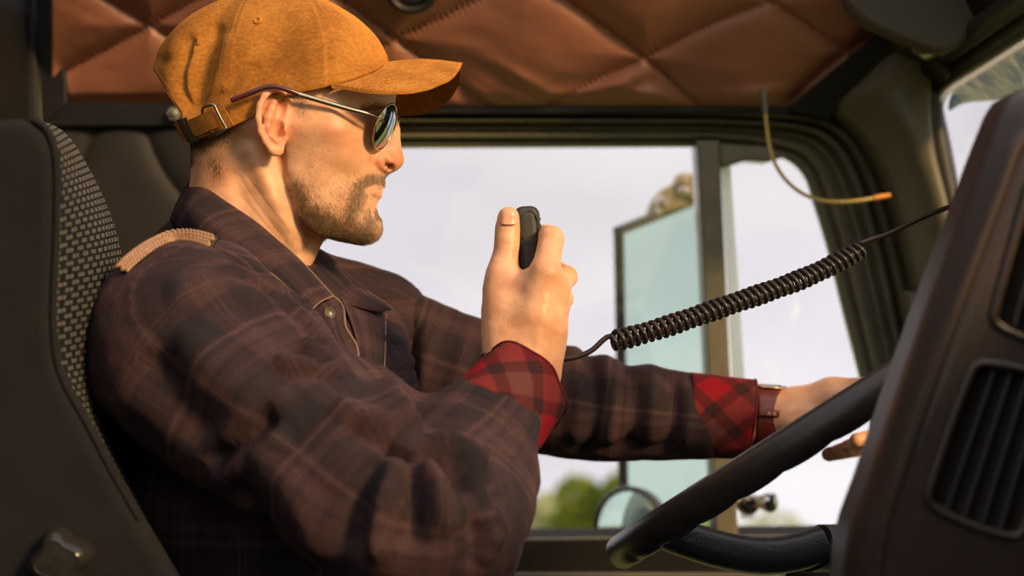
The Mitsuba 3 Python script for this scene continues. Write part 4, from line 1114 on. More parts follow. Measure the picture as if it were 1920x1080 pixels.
# --- collar: near leaf, far leaf, band, plackets
def loft(curves, n=40, m=None, th=0.0022, push=None):
    c = [spline(np.array([P(*q) for q in k]), n) for k in curves]
    rows = np.array(c)
    if m:
        rows = CubicSpline(np.linspace(0, 1, len(c)), rows, axis=0, bc_type='natural')(np.linspace(0, 1, m)) if len(c) > 2 else rows[0] + (rows[1] - rows[0]) * np.linspace(0, 1, m)[:, None, None]
    v, f = grid(rows)
    n_ = normals(v, f).reshape(rows.shape)
    return rows, rows - n_ * th
def sheet_uv(rows, off=(0, 0)):
    du = np.concatenate([[0], np.cumsum(np.linalg.norm(np.diff(rows[len(rows) // 2], axis=0), axis=1))])
    dv = np.concatenate([[0], np.cumsum(np.linalg.norm(np.diff(rows[:, rows.shape[1] // 2], axis=0), axis=1))])
    V, U = np.meshgrid(dv, du, indexing='ij')
    uv = np.stack([U + off[0], V + off[1]], -1).reshape(-1, 2)
    return np.vstack([uv, uv])
top = [(357, 337, 0.0), (366, 341, -.024), (385, 351, -.046), (434, 384, -.066), (481, 416, -.069), (527, 455, -.062), (560, 485, -.050), (595, 522, -.056), (625, 555, -.064)]
low = [(318, 412, 0.0), (330, 424, -.050), (355, 440, -.090), (405, 466, -.120), (440, 486, -.127), (486, 500, -.124), (527, 528, -.118), (558, 558, -.112), (583, 583, -.106)]
mid = [tuple((np.array(a) + b) / 2 + [-3, -3, -.010 - (0.006 if 1 < i < 7 else 0)]) for i, (a, b) in enumerate(zip(np.array(top), np.array(low)))]
rows, back = loft([top, mid, low], 60, 18)
if (normals(*grid(rows))[30 * 1][1]) > 0:
    pass
cv, cf = solid(rows, back)
add('person__shirt__collar', (cv, cf), 'flannel', smooth=True, uv=sheet_uv(rows, (0.05, 0.02)), label='folded shirt collar')
far_o = [(540, 440, .070), (576, 463, .078), (610, 488, .088), (633, 505, .092), (664, 528, .088), (695, 551, .076), (721, 567, .060), (735, 579, .044)]
far_i = [(545, 468, .050), (564, 484, .040), (585, 505, .026), (605, 528, .010), (625, 548, -.006), (643, 563, -.020), (668, 573, -.016), (716, 588, .012)]
far_m = [tuple((np.array(a) + b) / 2 + [4, -5, -.006]) for a, b in zip(np.array(far_o), np.array(far_i))]
rows2, back2 = loft([far_o, far_m, far_i], 50, 14)
add('person__shirt__collar_leaf', solid(rows2, back2), 'flannel', smooth=True, uv=sheet_uv(rows2, (0.02, 0.05)))
# inner band that stands against the neck
band_t = [(360, 342, .0), (372, 350, -.036), (420, 382, -.058), (480, 424, -.062), (530, 466, -.052), (566, 502, -.028), (590, 530, -.012)]
band_l = [(345, 420, .0), (360, 440, -.05), (420, 470, -.075), (480, 505, -.078), (535, 545, -.068), (575, 575, -.052), (605, 600, -.045)]
rows3, back3 = loft([band_t, band_l], 40, 8)
add('person__shirt__collar_band', solid(rows3, back3), 'flannel', smooth=True, uv=sheet_uv(rows3))
band_f = [(x, y, -z) for x, y, z in band_t]
band_g = [(x, y, -z) for x, y, z in band_l]
rows4, back4 = loft([band_f, band_g], 40, 8)
add('person__shirt__collar_band', solid(rows4, back4), 'flannel', smooth=True, uv=sheet_uv(rows4))
# plackets: near edge with the buttons, far edge with the buttonholes
def draped(left, right, fn, lift, th, n=36, m=8, uvoff=(0, 0), roll=0.0):
    a, b = spline(np.array(left, float), n), spline(np.array(right, float), n)
    t = np.linspace(0, 1, m)[:, None, None]
    q = a[None] * (1 - t) + b[None] * t
    s = cast(fn, q.reshape(-1, 2)).reshape(m, n, 3)
    view = s - np.array([0, -1.4, 1.05]); view /= np.linalg.norm(view, axis=-1, keepdims=True)
    s = s - view * (lift + roll * t ** 2)
    return s, s + view * th
body_fn = lambda g: torso_sdf(g)
s1, b1 = draped([(640, 560), (668, 640), (672, 700), (676, 800)], [(723, 588), (722, 660), (719, 720), (722, 800)], body_fn, 0.006, 0.004, roll=0.005)
add('person__shirt__placket', solid(s1, b1), 'flannel', smooth=True, uv=sheet_uv(s1, (0.0, 0.035))[:, ::-1])
s2, b2 = draped([(578, 578), (596, 610), (620, 660), (640, 720), (650, 780)], [(626, 556), (643, 575), (648, 612), (667, 645), (672, 690)], body_fn, 0.011, 0.004, roll=0.006)
add('person__shirt__placket', solid(s2, b2), 'flannel', smooth=True, uv=sheet_uv(s2, (0.0, 0.015))[:, ::-1])
# edges that catch the light
edges = [tube(rows[:, -1], 0.0009, 5), tube(rows[-1, 20:], 0.0010, 5), tube(rows[0, 40:], 0.0009, 5), tube(rows2[0, 6:], 0.0009, 5), tube(s1[-1], 0.0009, 5), tube(s2[-1], 0.0013, 5)]
for e_ in edges:
    add('person__shirt__edge_stitching', e_, 'shirt_seam', smooth=True)
mat('button', rgb(92, 82, 68), 0.3)
for bx_, by_ in ((622, 587), (664, 682)):
    c = cast(body_fn, [(bx_, by_)])[0] + [0, -0.020, 0]
    ax_ = np.array([0.55, -0.8, 0.22])
    add('person__shirt__button', lathe([(0, 0.0008), (0.0022, 0.0008), (0.0034, 0.0012), (0.0048, 0.0022), (0.0056, 0.0016), (0.0056, -0.001), (0, -0.001)], c, ax_, 24), 'button')
# --- braided strap over the near shoulder
sh_fn = lambda g: np.minimum(torso_sdf(g), rsleeve_sdf(g))
bc = spline(np.array([(403, 463), (385, 456), (358, 450), (330, 450), (302, 459), (276, 474), (256, 489), (240, 503), (230, 514)], float), 30)
mat('braid', speckle(rgb(160, 124, 92), rgb(122, 90, 66), 300.0), 0.4)
mat('braid_core', rgb(60, 40, 32), 0.8)
beads = []
line3 = cast(sh_fn, bc)
for _ in range(6):                                               # let the strap bridge the dips of the cloth
    line3[1:-1] = 0.25 * line3[:-2] + 0.5 * line3[1:-1] + 0.25 * line3[2:]
line3 = line3 + np.array([0, -0.75, 0.66]) * 0.006
t3 = np.gradient(line3, axis=0); t3 /= np.linalg.norm(t3, axis=1, keepdims=True)
l3 = np.cross(t3, [0, -0.85, 0.53]); l3 /= np.linalg.norm(l3, axis=1, keepdims=True)
n3 = np.cross(l3, t3)
n3 *= np.sign(n3 @ np.array([0, -1.0, 0.5]))[:, None]
bead = trimesh.creation.icosphere(1, 1.0)
for row in range(4):
    c3 = line3 + l3 * ((row - 1.5) * 0.0031) + (t3 * 0.0016 if row % 2 else 0)
    for k in range(1, len(c3) - 1):
        x = t3[k] + l3[k] * (0.5 if row % 2 else -0.5); x /= np.linalg.norm(x)
        yv = np.cross(n3[k], x)
        v = bead.vertices * [0.0031, 0.0019, 0.0016]
        beads.append((v @ np.stack([x, yv, n3[k]]) + c3[k], bead.faces))
bnd = np.stack([line3 - l3 * 0.0058, line3, line3 + l3 * 0.0058]) - n3 * 0.0008
add('braided_strap__band', solid(bnd, bnd - n3 * 0.003), 'braid_core', smooth=True)
add('braided_strap__plait', cat(*beads), 'braid', smooth=True, kind='stuff')
tag('braided_strap', 'tan braided strap running over the driver\'s shoulder from under the collar', 'strap')

# --- the body under the clothes, in one piece with head and hands
def under_sdf(g):
    f = torso_sdf(g) + 0.024
    ra = curve_sdf(g, R_ARM, np.maximum(R_RAD - 0.022, 0.026), 6)
    la = curve_sdf(g, L_ARM, np.maximum(L_RAD - 0.022, 0.024), 6)
    return smin(smin(f, ra, .02), la, .02)
uvx, ufx = surface_nets(lambda g: np.maximum(under_sdf(g), 0.70 - g[..., 2]), (-0.42, -0.36, 0.69), (0.26, 0.24, 1.14), 0.010)
def solidify(v, f):
    return manifold3d.Manifold(manifold3d.Mesh(np.asarray(v, np.float32), np.asarray(f, np.uint32)))
try:
    parts_ = [solidify(*m) for m in ((hv, hf), (uvx, ufx), (rv_, rf_), (lv_, lf_))]
    assert all(p.status() == manifold3d.Error.NoError and p.num_tri() > 0 for p in parts_)
    bv, bf = mv(parts_[0] + parts_[1] + parts_[2] + parts_[3])
except Exception as e:
    print('union failed', e)
    bv, bf = cat((hv, hf), (uvx, ufx), (rv_, rf_), (lv_, lf_))
dd, ii = cKDTree(hv).query(bv)
buv = np.where((dd < 0.002)[:, None], SKINUV[ii], [0.0, 0.12])
hx_, hd = cKDTree(np.vstack([P(952, 402, -.127)])).query(bv)
add('person', (bv, bf), 'skin', smooth=True, uv=buv)
add('person__beard', cat(beard, sparse), 'beard_hair', smooth=False, kind='stuff', label='short trimmed brown beard')
add('person__hair', nape_h, 'dark_hair', smooth=False, kind='stuff', label='closely cropped dark hair at nape and temple')
add('person__eyebrow', brow_h, 'dark_hair', smooth=False, kind='stuff')
# thumb nail
mat('nail', rgb(222, 160, 128), 0.25, spec=0.5)
na, nb_ = np.meshgrid(np.linspace(-1, 1, 13), np.linspace(-1, 1, 13), indexing='ij')
nx = 953.5 + nb_ * 15.5 * np.sqrt(1 - 0.35 * np.clip(-na, 0, 1) ** 3); ny = 408 + na * 14 * np.sqrt(np.clip(1.02 - 0.30 * nb_ ** 4, 0, 1))
np_ = cast(rhand_sdf, np.stack([nx, ny], -1).reshape(-1, 2)).reshape(13, 13, 3) + [0, -0.0011, 0]
np_ = np_ + np.array([0, -0.0007, 0]) * (1 - nb_ ** 2)[..., None]
add('person__thumbnail', solid(np_, np_ + [0, 0.002, 0]), 'nail', smooth=True)
tag('person', 'driver in a brown plaid shirt holding a microphone, one hand on the wheel', 'person')
# ---------------------------------------------------------------- hand microphone with its coiled cord
mat('mic_plastic', speckle(rgb(46, 45, 40), rgb(54, 52, 46), 200.0), 0.40, bump=(proc(lambda p, n, uv: fbm(p.x * 900, p.y * 900, p.z * 900, 2), eps=4e-4), 0.00008))
mat('cord_rubber', rgb(44, 36, 32), 0.3)
MO = P(990, 470, -.092)
mx, mz = np.array([0.97, 0.10, 0.06]), np.array([-0.075, 0.02, 1.0])
mic = rbox((0.0235, 0.034, 0.080), 0.0085, 6)
vv_, ff_ = mv(mic.refine_to_length(0.003))
add('radio_microphone__body', place((vv_, ff_), MO, mx, np.cross(mz, mx)), 'mic_plastic', smooth=50)
def mic_at(x, y, z):
    ym = np.cross(mz, mx); ym /= np.linalg.norm(ym)
    X = mx / np.linalg.norm(mx); Z = np.cross(X, ym)
    return MO + X * x + ym * y + Z * z
# oval ring on the side towards the camera, a seam line round the case, the talk button under the thumb
a = np.linspace(0, 2 * np.pi, 40, endpoint=False)
oval = np.array([mic_at(0.0012 + 0.0082 * np.cos(t), -0.0171, 0.020 + 0.0150 * np.sin(t)) for t in a])
add('radio_microphone__oval_ridge', tube(oval, 0.0007, 6, closed=True, up=(0, 1, 0)), 'mic_plastic')
seam = np.array([mic_at(-0.0075, -0.0168, z) for z in np.linspace(-0.03, 0.034, 8)])
add('radio_microphone__case_seam', tube(seam, 0.0006, 6, up=(0, 1, 0)), 'mic_plastic')
vb, fb = mv(rbox((0.006, 0.018, 0.034), 0.0025, 4))
add('radio_microphone__talk_button', place((vb, fb), mic_at(-0.0125, 0, 0.012), mx, np.cross(mz, mx)), 'dark_plastic')
for k, zz_ in enumerate((0.028, 0.022, 0.016, 0.010)):
    vb, fb = mv(rbox((0.002, 0.018, 0.0022), 0.0009, 3))
    add('radio_microphone__grille_bar', place((vb, fb), mic_at(0.0120, 0.002, zz_), mx, np.cross(mz, mx)), 'dark_plastic')
c_in = [mic_at(0.002, 0.0, -0.040), P(1004, 610, -.085), P(1022, 655, -.082), P(1048, 672, -.082), P(1085, 668, -.080), P(1112, 655, -.078), P(1128, 640, -.076), P(1138, 632, -.075)]
ax_pts = spline(np.array([P(1146, 641, -.074), P(1200, 627, -.064), P(1256, 610, -.054), P(1372, 570, -.03), P(1489, 529, -.005), P(1567, 494, .012), P(1618, 466, .022)]), 200)
NT = 39
u = np.linspace(0, 1, NT * 26)
axp = np.stack([np.interp(u, np.linspace(0, 1, 200), ax_pts[:, k]) for k in range(3)], 1)
t_, a_, b_ = frames(axp, (0, 0, 1))
ph = u * NT * 2 * np.pi + 1.8
Rc = 0.0080 * (1 + 0.04 * np.sin(u * 37)) * np.interp(u, [0, .02, .98, 1], [.7, 1, 1, .8])
coil = axp + Rc[:, None] * (np.cos(ph)[:, None] * a_ + np.sin(ph)[:, None] * b_)
c_out = [coil[-1], P(1618, 452, .022), P(1640, 447, .022), P(1680, 432, .015), P(1730, 408, .0), P(1775, 390, -.02), P(1830, 374, -.07), P(1885, 390, -.16), P(1935, 430, -.27), P(1985, 500, -.40)]
path = np.vstack([spline(np.array(c_in), 50), coil, spline(np.array(c_out), 40)[1:]])
keep = np.concatenate([[True], np.linalg.norm(np.diff(path, axis=0), axis=1) > 1e-5])
add('radio_microphone__coiled_cord', tube(path[keep], 0.0025, 8, up=(0.31, 0.2, 0.93)), 'cord_rubber', smooth=True, label='dark coiled cord stretched across the window')
tag('radio_microphone', 'black radio hand microphone with a coiled cord, held up before the driver\'s chin', 'microphone')

# ---------------------------------------------------------------- wristwatch
def croc(p, n, uv):
    g = uv.y * 190
    t = g - dr.floor(g)
    line = smoothstep(0.0, 0.12, t) * (1 - smoothstep(0.88, 1.0, t))
    stitch = smoothstep(.80, .84, dr.abs(uv.x)) * (1 - smoothstep(.86, .90, dr.abs(uv.x)))
    c = mix(rgb(48, 16, 12), rgb(104, 38, 26), line * (0.6 + 0.4 * fbm(p.x * 200, p.y * 200, p.z * 200, 2)))
    return mix(c, mi.Color3f(rgb(150, 90, 60)), stitch * 0.5)
mat('croc_leather', proc(croc), 0.3, clearcoat=0.5)
WA, WB = P(1420, 779, .165), P(1450, 781, .165)
wax = WB - WA; wax /= np.linalg.norm(wax)
wt = np.array([0, -1.0, 0]) - wax * -wax[1]; wt /= np.linalg.norm(wt); wo = np.cross(wax, wt)
an = np.linspace(-np.pi, np.pi, 73)
wc = (WA + WB) / 2
def wring(k, out):
    return wc + wax * k + (0.0308 + out) * np.cos(an)[:, None] * wt * 0.98 + (0.0320 + out) * np.sin(an)[:, None] * wo
ws_ = np.linspace(-1, 1, 9)
rows_ = np.stack([wring(0.0138 * x, 0.0018 - 0.0010 * abs(x) ** 6) for x in ws_]); bk_ = np.stack([wring(0.0138 * x, -0.0012) for x in ws_])
U_, V_ = np.meshgrid(ws_, an * 0.028, indexing='ij')
wuv_ = np.stack([U_, V_], -1).reshape(-1, 2)
add('wristwatch__strap', solid(rows_, bk_), 'croc_leather', smooth=True, uv=np.vstack([wuv_, wuv_]), label='brown crocodile grain strap')
kp = np.stack([np.stack([wc + wax * (0.0135 * x) + (0.0308 + .0040) * math.cos(a0) * wt + (0.0320 + .0040) * math.sin(a0) * wo for a0 in np.linspace(-0.26, -0.06, 6)]) for x in (-1, -.5, 0, .5, 1)])
add('wristwatch__keeper', solid(kp, kp + [0, 0.003, 0]), 'croc_leather', smooth=40, uv=np.tile([0.3, 0.00263], (60, 1)))
stt = [tube([wc + wax * x + (0.0308 + .0046) * math.cos(a0) * wt + (0.0320 + .0046) * math.sin(a0) * wo, wc + wax * (x + 0.003 * s) + (0.0308 + .0046) * math.cos(a0 + .09) * wt + (0.0320 + .0046) * math.sin(a0 + .09) * wo], 0.0004, 5)
       for x, a0, s in ((-.004, -.21, 1), (-.001, -.21, -1), (.002, -.21, 1), (.005, -.21, -1), (.008, -.21, 1))]
mat('pale_thread', rgb(214, 176, 150), 0.7)
add('wristwatch__keeper_stitching', cat(*stt), 'pale_thread', kind='stuff')
def wpt(k, ang, out):
    return wc + wax * k + (0.0308 + out) * math.cos(ang) * wt + (0.0320 + out) * math.sin(ang) * wo
sgn_up = 1.0 if (wo @ [0, 0, 1.0]) > 0 else -1.0
up_a, dn_a = sgn_up * np.pi / 2, -sgn_up * np.pi / 2
case = lathe([(0, -0.002), (0.0185, -0.002), (0.0195, 0.001), (0.0190, 0.005), (0.0165, 0.0075), (0.0160, 0.0068), (0, 0.0068)], wpt(0, dn_a, .0015), wpt(0, dn_a, 1.0) - wpt(0, dn_a, 0), 40)
add('wristwatch__case', case, 'chrome', label='polished metal case under the wrist')
bk2 = [wpt(-.0145, up_a - .35, .0025), wpt(.0145, up_a - .35, .0025), wpt(.0145, up_a + .35, .0025), wpt(-.0145, up_a + .35, .0025)]
add('wristwatch__buckle', tube(spline(np.array(bk2), 40, closed=True), 0.0016, 8, closed=True, up=(0.1, 1, 0.2)), 'gold', label='gold buckle')
tag('wristwatch', 'brown crocodile leather strap watch with gold buckle on the driver\'s far wrist', 'watch')

# ---------------------------------------------------------------- loose wire by the pillar
mat('yellow_wire', rgb(196, 170, 92), 0.4)
mat('orange_tip', rgb(206, 132, 54), 0.5)
wpts = spline(np.array([P(1434, 205, .462), P(1437, 232, .455), P(1443, 275, .45), P(1456, 312, .445), P(1480, 344, .44), P(1515, 368, .438), P(1560, 378, .44), P(1610, 376, .445), P(1645, 370, .45)]), 60)
add('hanging_wire__wire', tube(wpts, 0.0025, 8, up=(0, 1, 0.1)), 'yellow_wire')
add('hanging_wire__tip', tube([P(1638, 371, .448), P(1655, 368, .453), P(1668, 366, .458)], [.0034, .0036, .0030], 10), 'orange_tip', label='orange end of the wire')
add('hanging_wire__sleeve', tube([P(1431, 166, .462), P(1433, 190, .460), P(1435, 214, .460)], [.0040, .0042, .0036], 10, up=(0, 1, 0)), 'rubber', label='black sleeve at the top of the wire')
tag('hanging_wire', 'thin yellow wire hanging in a loop beside the windscreen pillar', 'wire')
# ---------------------------------------------------------------- steering wheel
mat('wheel_rubber', speckle(rgb(44, 37, 33), rgb(52, 44, 39), 60.0), 0.36, bump=(leather_bump, 0.0002))
mat('grained_black', rgb(42, 40, 36), 0.34, bump=(proc(lambda p, n, uv: fbm(p.x * 520, p.y * 520, p.z * 520, 3), eps=4e-4), 0.0004))
eye = np.array([0, -1.4, 1.05])
ra_, rb_ = P(1166, 1034, 0) - eye, P(1664, 722, 0) - eye
wn = np.cross(ra_, rb_); wn /= np.linalg.norm(wn); wn = wn if wn[2] > 0 else -wn
WC = P(1166, 1034, 0) + (P(1664, 722, 0) - P(1166, 1034, 0)) / np.linalg.norm(P(1664, 722, 0) - P(1166, 1034, 0)) * 0.225
e1 = np.array([1.0, 0, 0]) - wn * wn[0]; e1 /= np.linalg.norm(e1)
e2 = np.cross(wn, e1)
# in-plane axis towards the driver
q = P(1166, 1034, 0) - WC; q -= wn * (q @ wn); q /= np.linalg.norm(q)
e1, e2 = -q, np.cross(wn, -q)
RW = 0.225
th = np.linspace(0, 2 * np.pi, 181)[:-1]
def wheel_pt(a, r=RW, h=0.0):
    return WC + r * (np.cos(a)[..., None] * e1 + np.sin(a)[..., None] * e2) + h * wn
ctr = wheel_pt(th)
sides = 18
pa = np.linspace(0, 2 * np.pi, sides, endpoint=False)
radial = (ctr - WC) / RW
r0 = 0.0148
grip = 0.0022 * (np.abs(np.sin(th * 15)) ** 0.7 - 0.5)
sec = []
for k, b in enumerate(pa):
    under = max(0.0, -math.sin(b)) ** 1.2
    rr = r0 * (1 + 0.10 * abs(math.sin(b))) + grip * under
    sec.append(ctr + rr[:, None] * (math.cos(b) * radial + math.sin(b) * wn))
sec = np.stack(sec, 1)
n = len(th)
i, j = np.meshgrid(np.arange(n), np.arange(sides), indexing='ij')
i2, j2 = (i + 1) % n, (j + 1) % sides
fq = np.stack([i * sides + j, i2 * sides + j, i2 * sides + j2, i * sides + j2], -1).reshape(-1, 4)
rim_m = mv((sec.reshape(-1, 3), fq))
if (normals(*rim_m)[0] @ (rim_m[0][0] - ctr[0])) < 0:
    rim_m = (rim_m[0], rim_m[1][:, ::-1])
add('steering_wheel__rim', rim_m, 'wheel_rubber', smooth=True)
hub = WC - 0.11 * wn + 0.03 * e1
add('steering_wheel__hub', lathe([(0, 0.034), (0.040, 0.032), (0.062, 0.024), (0.070, 0.010), (0.066, -0.012), (0.045, -0.022), (0.030, -0.03), (0, -0.03)], hub, wn, 48), 'grained_black', smooth=50)
def spoke(p0, p1, w0, w1, t0, t1, key):
    s = np.linspace(0, 1, 22)
    c = p0 + (p1 - p0) * s[:, None] - wn * (0.018 * np.sin(np.pi * s))[:, None]
    t = np.gradient(c, axis=0); t /= np.linalg.norm(t, axis=1, keepdims=True)
    w = np.cross(wn, t); w /= np.linalg.norm(w, axis=1, keepdims=True)
    up = np.cross(t, w)
    a = np.linspace(0, 2 * np.pi, 21)
    ca, sa = np.cos(a), np.sin(a)
    se = lambda x: np.sign(x) * np.abs(x) ** 0.75
    W_, T_ = (w0 + (w1 - w0) * s), (t0 + (t1 - t0) * s)
    v = c[:, None] + W_[:, None, None] * se(ca)[None, :, None] * w[:, None] + T_[:, None, None] * se(sa)[None, :, None] * up[:, None]
    m = trimesh.Trimesh(*cat(grid(v), (np.vstack([v[0, :-1], c[0]]), np.array([[(k + 1) % 20, k, 20] for k in range(20)])), (np.vstack([v[-1, :-1], c[-1]]), np.array([[k, (k + 1) % 20, 20] for k in range(20)]))), process=True)
    m.fix_normals()
    add(key, m, 'grained_black', smooth=40)
near = P(1242, 996, -.12)
hubside = P(1536, 1022, -.10)
spoke(near, hubside, 0.020, 0.023, 0.0150, 0.0172, 'steering_wheel__spoke')
spoke(P(1528, 1028, -.10), hub + 0.01 * wn, 0.026, 0.034, 0.0190, 0.021, 'steering_wheel__spoke_root')
for an_ in (0.0,):
    w0 = wheel_pt(np.array(an_), RW - 0.006)
    spoke(w0, hub + (w0 - hub) * 0.22, 0.018, 0.026, 0.012, 0.016, 'steering_wheel__spoke')
add('steering_wheel__column', tube([hub - wn * 0.02, hub - wn * 0.30], [0.034, 0.042], 24, up=(0, 1, 0)), 'dark_plastic')
tag('steering_wheel', 'black truck steering wheel seen edge on in front of the driver', 'steering wheel')
add('steering_column_stalk__stalk', tube([P(1640, 1120, -.02), P(1540, 1088, -.02), P(1470, 1070, -.02)], [.009, .010, .012], 12), 'dark_plastic')
tag('steering_column_stalk', 'grey lever below the steering wheel spoke', 'lever')

# ---------------------------------------------------------------- dashboard
DY = -0.45
dash = [(1552, 1130), (1560, 1020), (1572, 965), (1600, 890), (1650, 740), (1700, 600), (1760, 440), (1818, 285), (1846, 215), (1862, 192), (1886, 178), (1960, 172), (2060, 190), (2160, 260), (2160, 1130)]
dpoly = sg.Polygon(dash).buffer(-14).buffer(14)
def recess(poly):
    return sg.Polygon(poly).buffer(-6).buffer(6)
V1 = [(1826, 676), (1990, 716), (1912, 1012), (1732, 944)]
V2 = [(1934, 330), (2060, 350), (2000, 655), (1858, 606)]
front = sg.Polygon(P(np.array(dpoly.exterior.coords)[:, 0], np.array(dpoly.exterior.coords)[:, 1], DY + 0.06)[:, [0, 2]])
holes = [sg.Polygon(P(np.array(recess(v).exterior.coords)[:, 0], np.array(recess(v).exterior.coords)[:, 1], DY)[:, [0, 2]]) for v in (V1, V2)]
cs = lambda g: manifold3d.CrossSection([np.array(sg.polygon.orient(g).exterior.coords)[:-1]])
BV = 0.030
Dm = bevel_slab(np.array(front.exterior.coords)[:-1], DY, DY + 0.06, BV, k=9)
D = manifold3d.Manifold(manifold3d.Mesh(Dm[0].astype(np.float32), Dm[1].astype(np.uint32)))
for h in holes:
    D = D - manifold3d.Manifold.extrude(cs(h), 0.09).rotate([90, 0, 0]).translate([0, DY + 0.04, 0])
add('dashboard__panel', D, 'brown_plastic', smooth=40)
# the dashboard goes on to the passenger side
add('dashboard__passenger_side', rbox((0.40, 0.86, 0.64), 0.05, 6).translate((0.70, DY - 0.425, 0.855)), 'brown_plastic', smooth=40)
# the edge roll that runs along the panel's rim
rl = np.array([(1640, 1120), (1655, 1000), (1690, 880), (1745, 715), (1800, 560), (1850, 425), (1890, 315), (1915, 262), (1960, 240), (2040, 238)])
add('dashboard__edge_roll', tube(P(*spline(rl.astype(float), 60).T, DY + 0.002), 0.0045, 10, up=(0, 1, 0)), 'brown_plastic')
for k, (V, nsl) in enumerate(((V1, 5), (V2, 4))):
    V = np.array(V, float)
    vk = add('dashboard__vent', tube(P(*spline(np.array([V[0] * .9 + V[1] * .1, V[0] * .1 + V[1] * .9, V[1] * .9 + V[2] * .1, V[1] * .1 + V[2] * .9, V[2] * .9 + V[3] * .1, V[2] * .1 + V[3] * .9, V[3] * .9 + V[0] * .1, V[3] * .1 + V[0] * .9]), 80, closed=True).T, DY), 0.0035, 8, closed=True, up=(0, 1, 0)), 'brown_plastic', label='air vent with slanting slats')
    for s in range(nsl):
        t = (s + 0.7) / (nsl + 0.4)
        a, b = V[0] + (V[1] - V[0]) * t, V[3] + (V[2] - V[3]) * t
        pa_, pb_ = P(*a, DY + .014), P(*b, DY + .014)
        vb, fb = mv(rbox((0.0042, 0.022, np.linalg.norm(pb_ - pa_) * 0.98), 0.0015, 3))
        x = np.cross([0, 1, 0], (pa_ - pb_)); x = x / np.linalg.norm(x) + np.array([0, 0.5, 0])
        add(vk + '__slat', place((vb, fb), (pa_ + pb_) / 2, x, np.cross(pa_ - pb_, x)), 'dark_plastic')
tag('dashboard', 'brown plastic dashboard end close to the camera, with slatted air vents', 'dashboard')

# ---------------------------------------------------------------- driver's seat
mat('seat_cloth', speckle(rgb(29, 29, 31), rgb(36, 36, 37), 30.0), 0.95, spec=0.1, sheen=0.3, bump=(wool_bump, 0.0003))
def dots(p, n, uv):
    r = dr.floor(uv.y / 0.0052)
    x = uv.x / 0.0180 + 0.5 * (r - 2 * dr.floor(r / 2))
    tx, ty = x - dr.floor(x), uv.y / 0.0052 - r
    hit = smoothstep(.18, .22, tx) * (1 - smoothstep(.74, .78, tx)) * smoothstep(.2, .26, ty) * (1 - smoothstep(.74, .8, ty))
    gap = 1 - (smoothstep(.44, .47, tx) * (1 - smoothstep(.51, .54, tx)))
    gap2 = 1 - (smoothstep(.44, .48, ty) * (1 - smoothstep(.53, .57, ty)))
    c = mix(rgb(25, 25, 25), rgb(104, 104, 97), hit * gap * gap2 * (0.65 + 0.35 * noise(uv.x * 900, uv.y * 900)))
    return c
mat('seat_pattern', proc(dots), 0.95, spec=0.1, sheen=0.3)
SIDE = [(-90, 240), (-40, 224), (30, 219), (62, 226), (88, 246), (103, 282), (107, 340), (106, 430), (102, 520), (100, 600), (108, 680), (128, 730), (160, 785), (210, 880), (262, 970), (330, 1085), (400, 1200), (-90, 1200)]
sp = sg.Polygon(P(np.array(SIDE)[:, 0], np.array(SIDE)[:, 1], -0.29)[:, [0, 2]])
v, f = bevel_slab(np.array(sp.exterior.coords)[:-1], -0.29, -0.12, 0.012)
v[:, 0] -= 0.5 * np.clip(v[:, 1] + 0.25, 0, 1)                       # the far part leans back out of the way of the driver
bs, bf_ = bevel_slab(np.array(sp.exterior.coords)[:-1] - [0.125, 0.0], -0.16, 0.26, 0.02)
add('driver_seat__back_shell', (bs, bf_), 'seat_cloth', smooth=40)
add('driver_seat__side_cover', (v, f), 'seat_cloth', smooth=40)
edge = np.array([(66, 224), (90, 244), (105, 284), (109, 340), (108, 430), (104, 520), (102, 600), (110, 680), (130, 732), (162, 788), (212, 884), (264, 974)], float)
sil = np.array([(74, 225), (118, 246), (152, 292), (180, 345), (205, 405), (221, 462), (226, 520), (214, 600), (196, 680), (190, 740), (200, 800), (240, 892), (286, 982)], float)
E_, Sx = spline(edge, 70), spline(sil, 70)
rows_ = []
for t, y in ((0.0, -.284), (0.22, -.268), (0.45, -.245), (0.68, -.212), (0.86, -.172), (0.97, -.130), (1.0, -.085), (0.55, -.03), (0.1, .05), (-.3, .14)):
    k = E_ + (Sx - E_) * t
    yy = np.full(70, y)
    rows_.append(P(k[:, 0], k[:, 1], yy))
rows_ = CubicSpline(np.linspace(0, 1, 10), np.array(rows_), axis=0)(np.linspace(0, 1, 30))
dU = np.concatenate([[0], np.cumsum(np.linalg.norm(np.diff(rows_[:, 30], axis=0), axis=1))]); dV = np.concatenate([[0], np.cumsum(np.linalg.norm(np.diff(rows_[4], axis=0), axis=1))])
Ug, Vg = np.meshgrid(dU, dV, indexing='ij')
uvp = np.stack([Ug, Vg], -1).reshape(-1, 2)
add('driver_seat__front_cushion', solid(rows_, rows_ - [0.05, 0, 0.0]), 'seat_pattern', smooth=True, uv=np.vstack([uvp, uvp]), label='dark front cushion dotted with small pale squares')
add('driver_seat__piping', tube(P(E_[:, 0] - 2, E_[:, 1], -.2865), 0.0028, 8, up=(0, 1, 0)), 'seat_cloth')
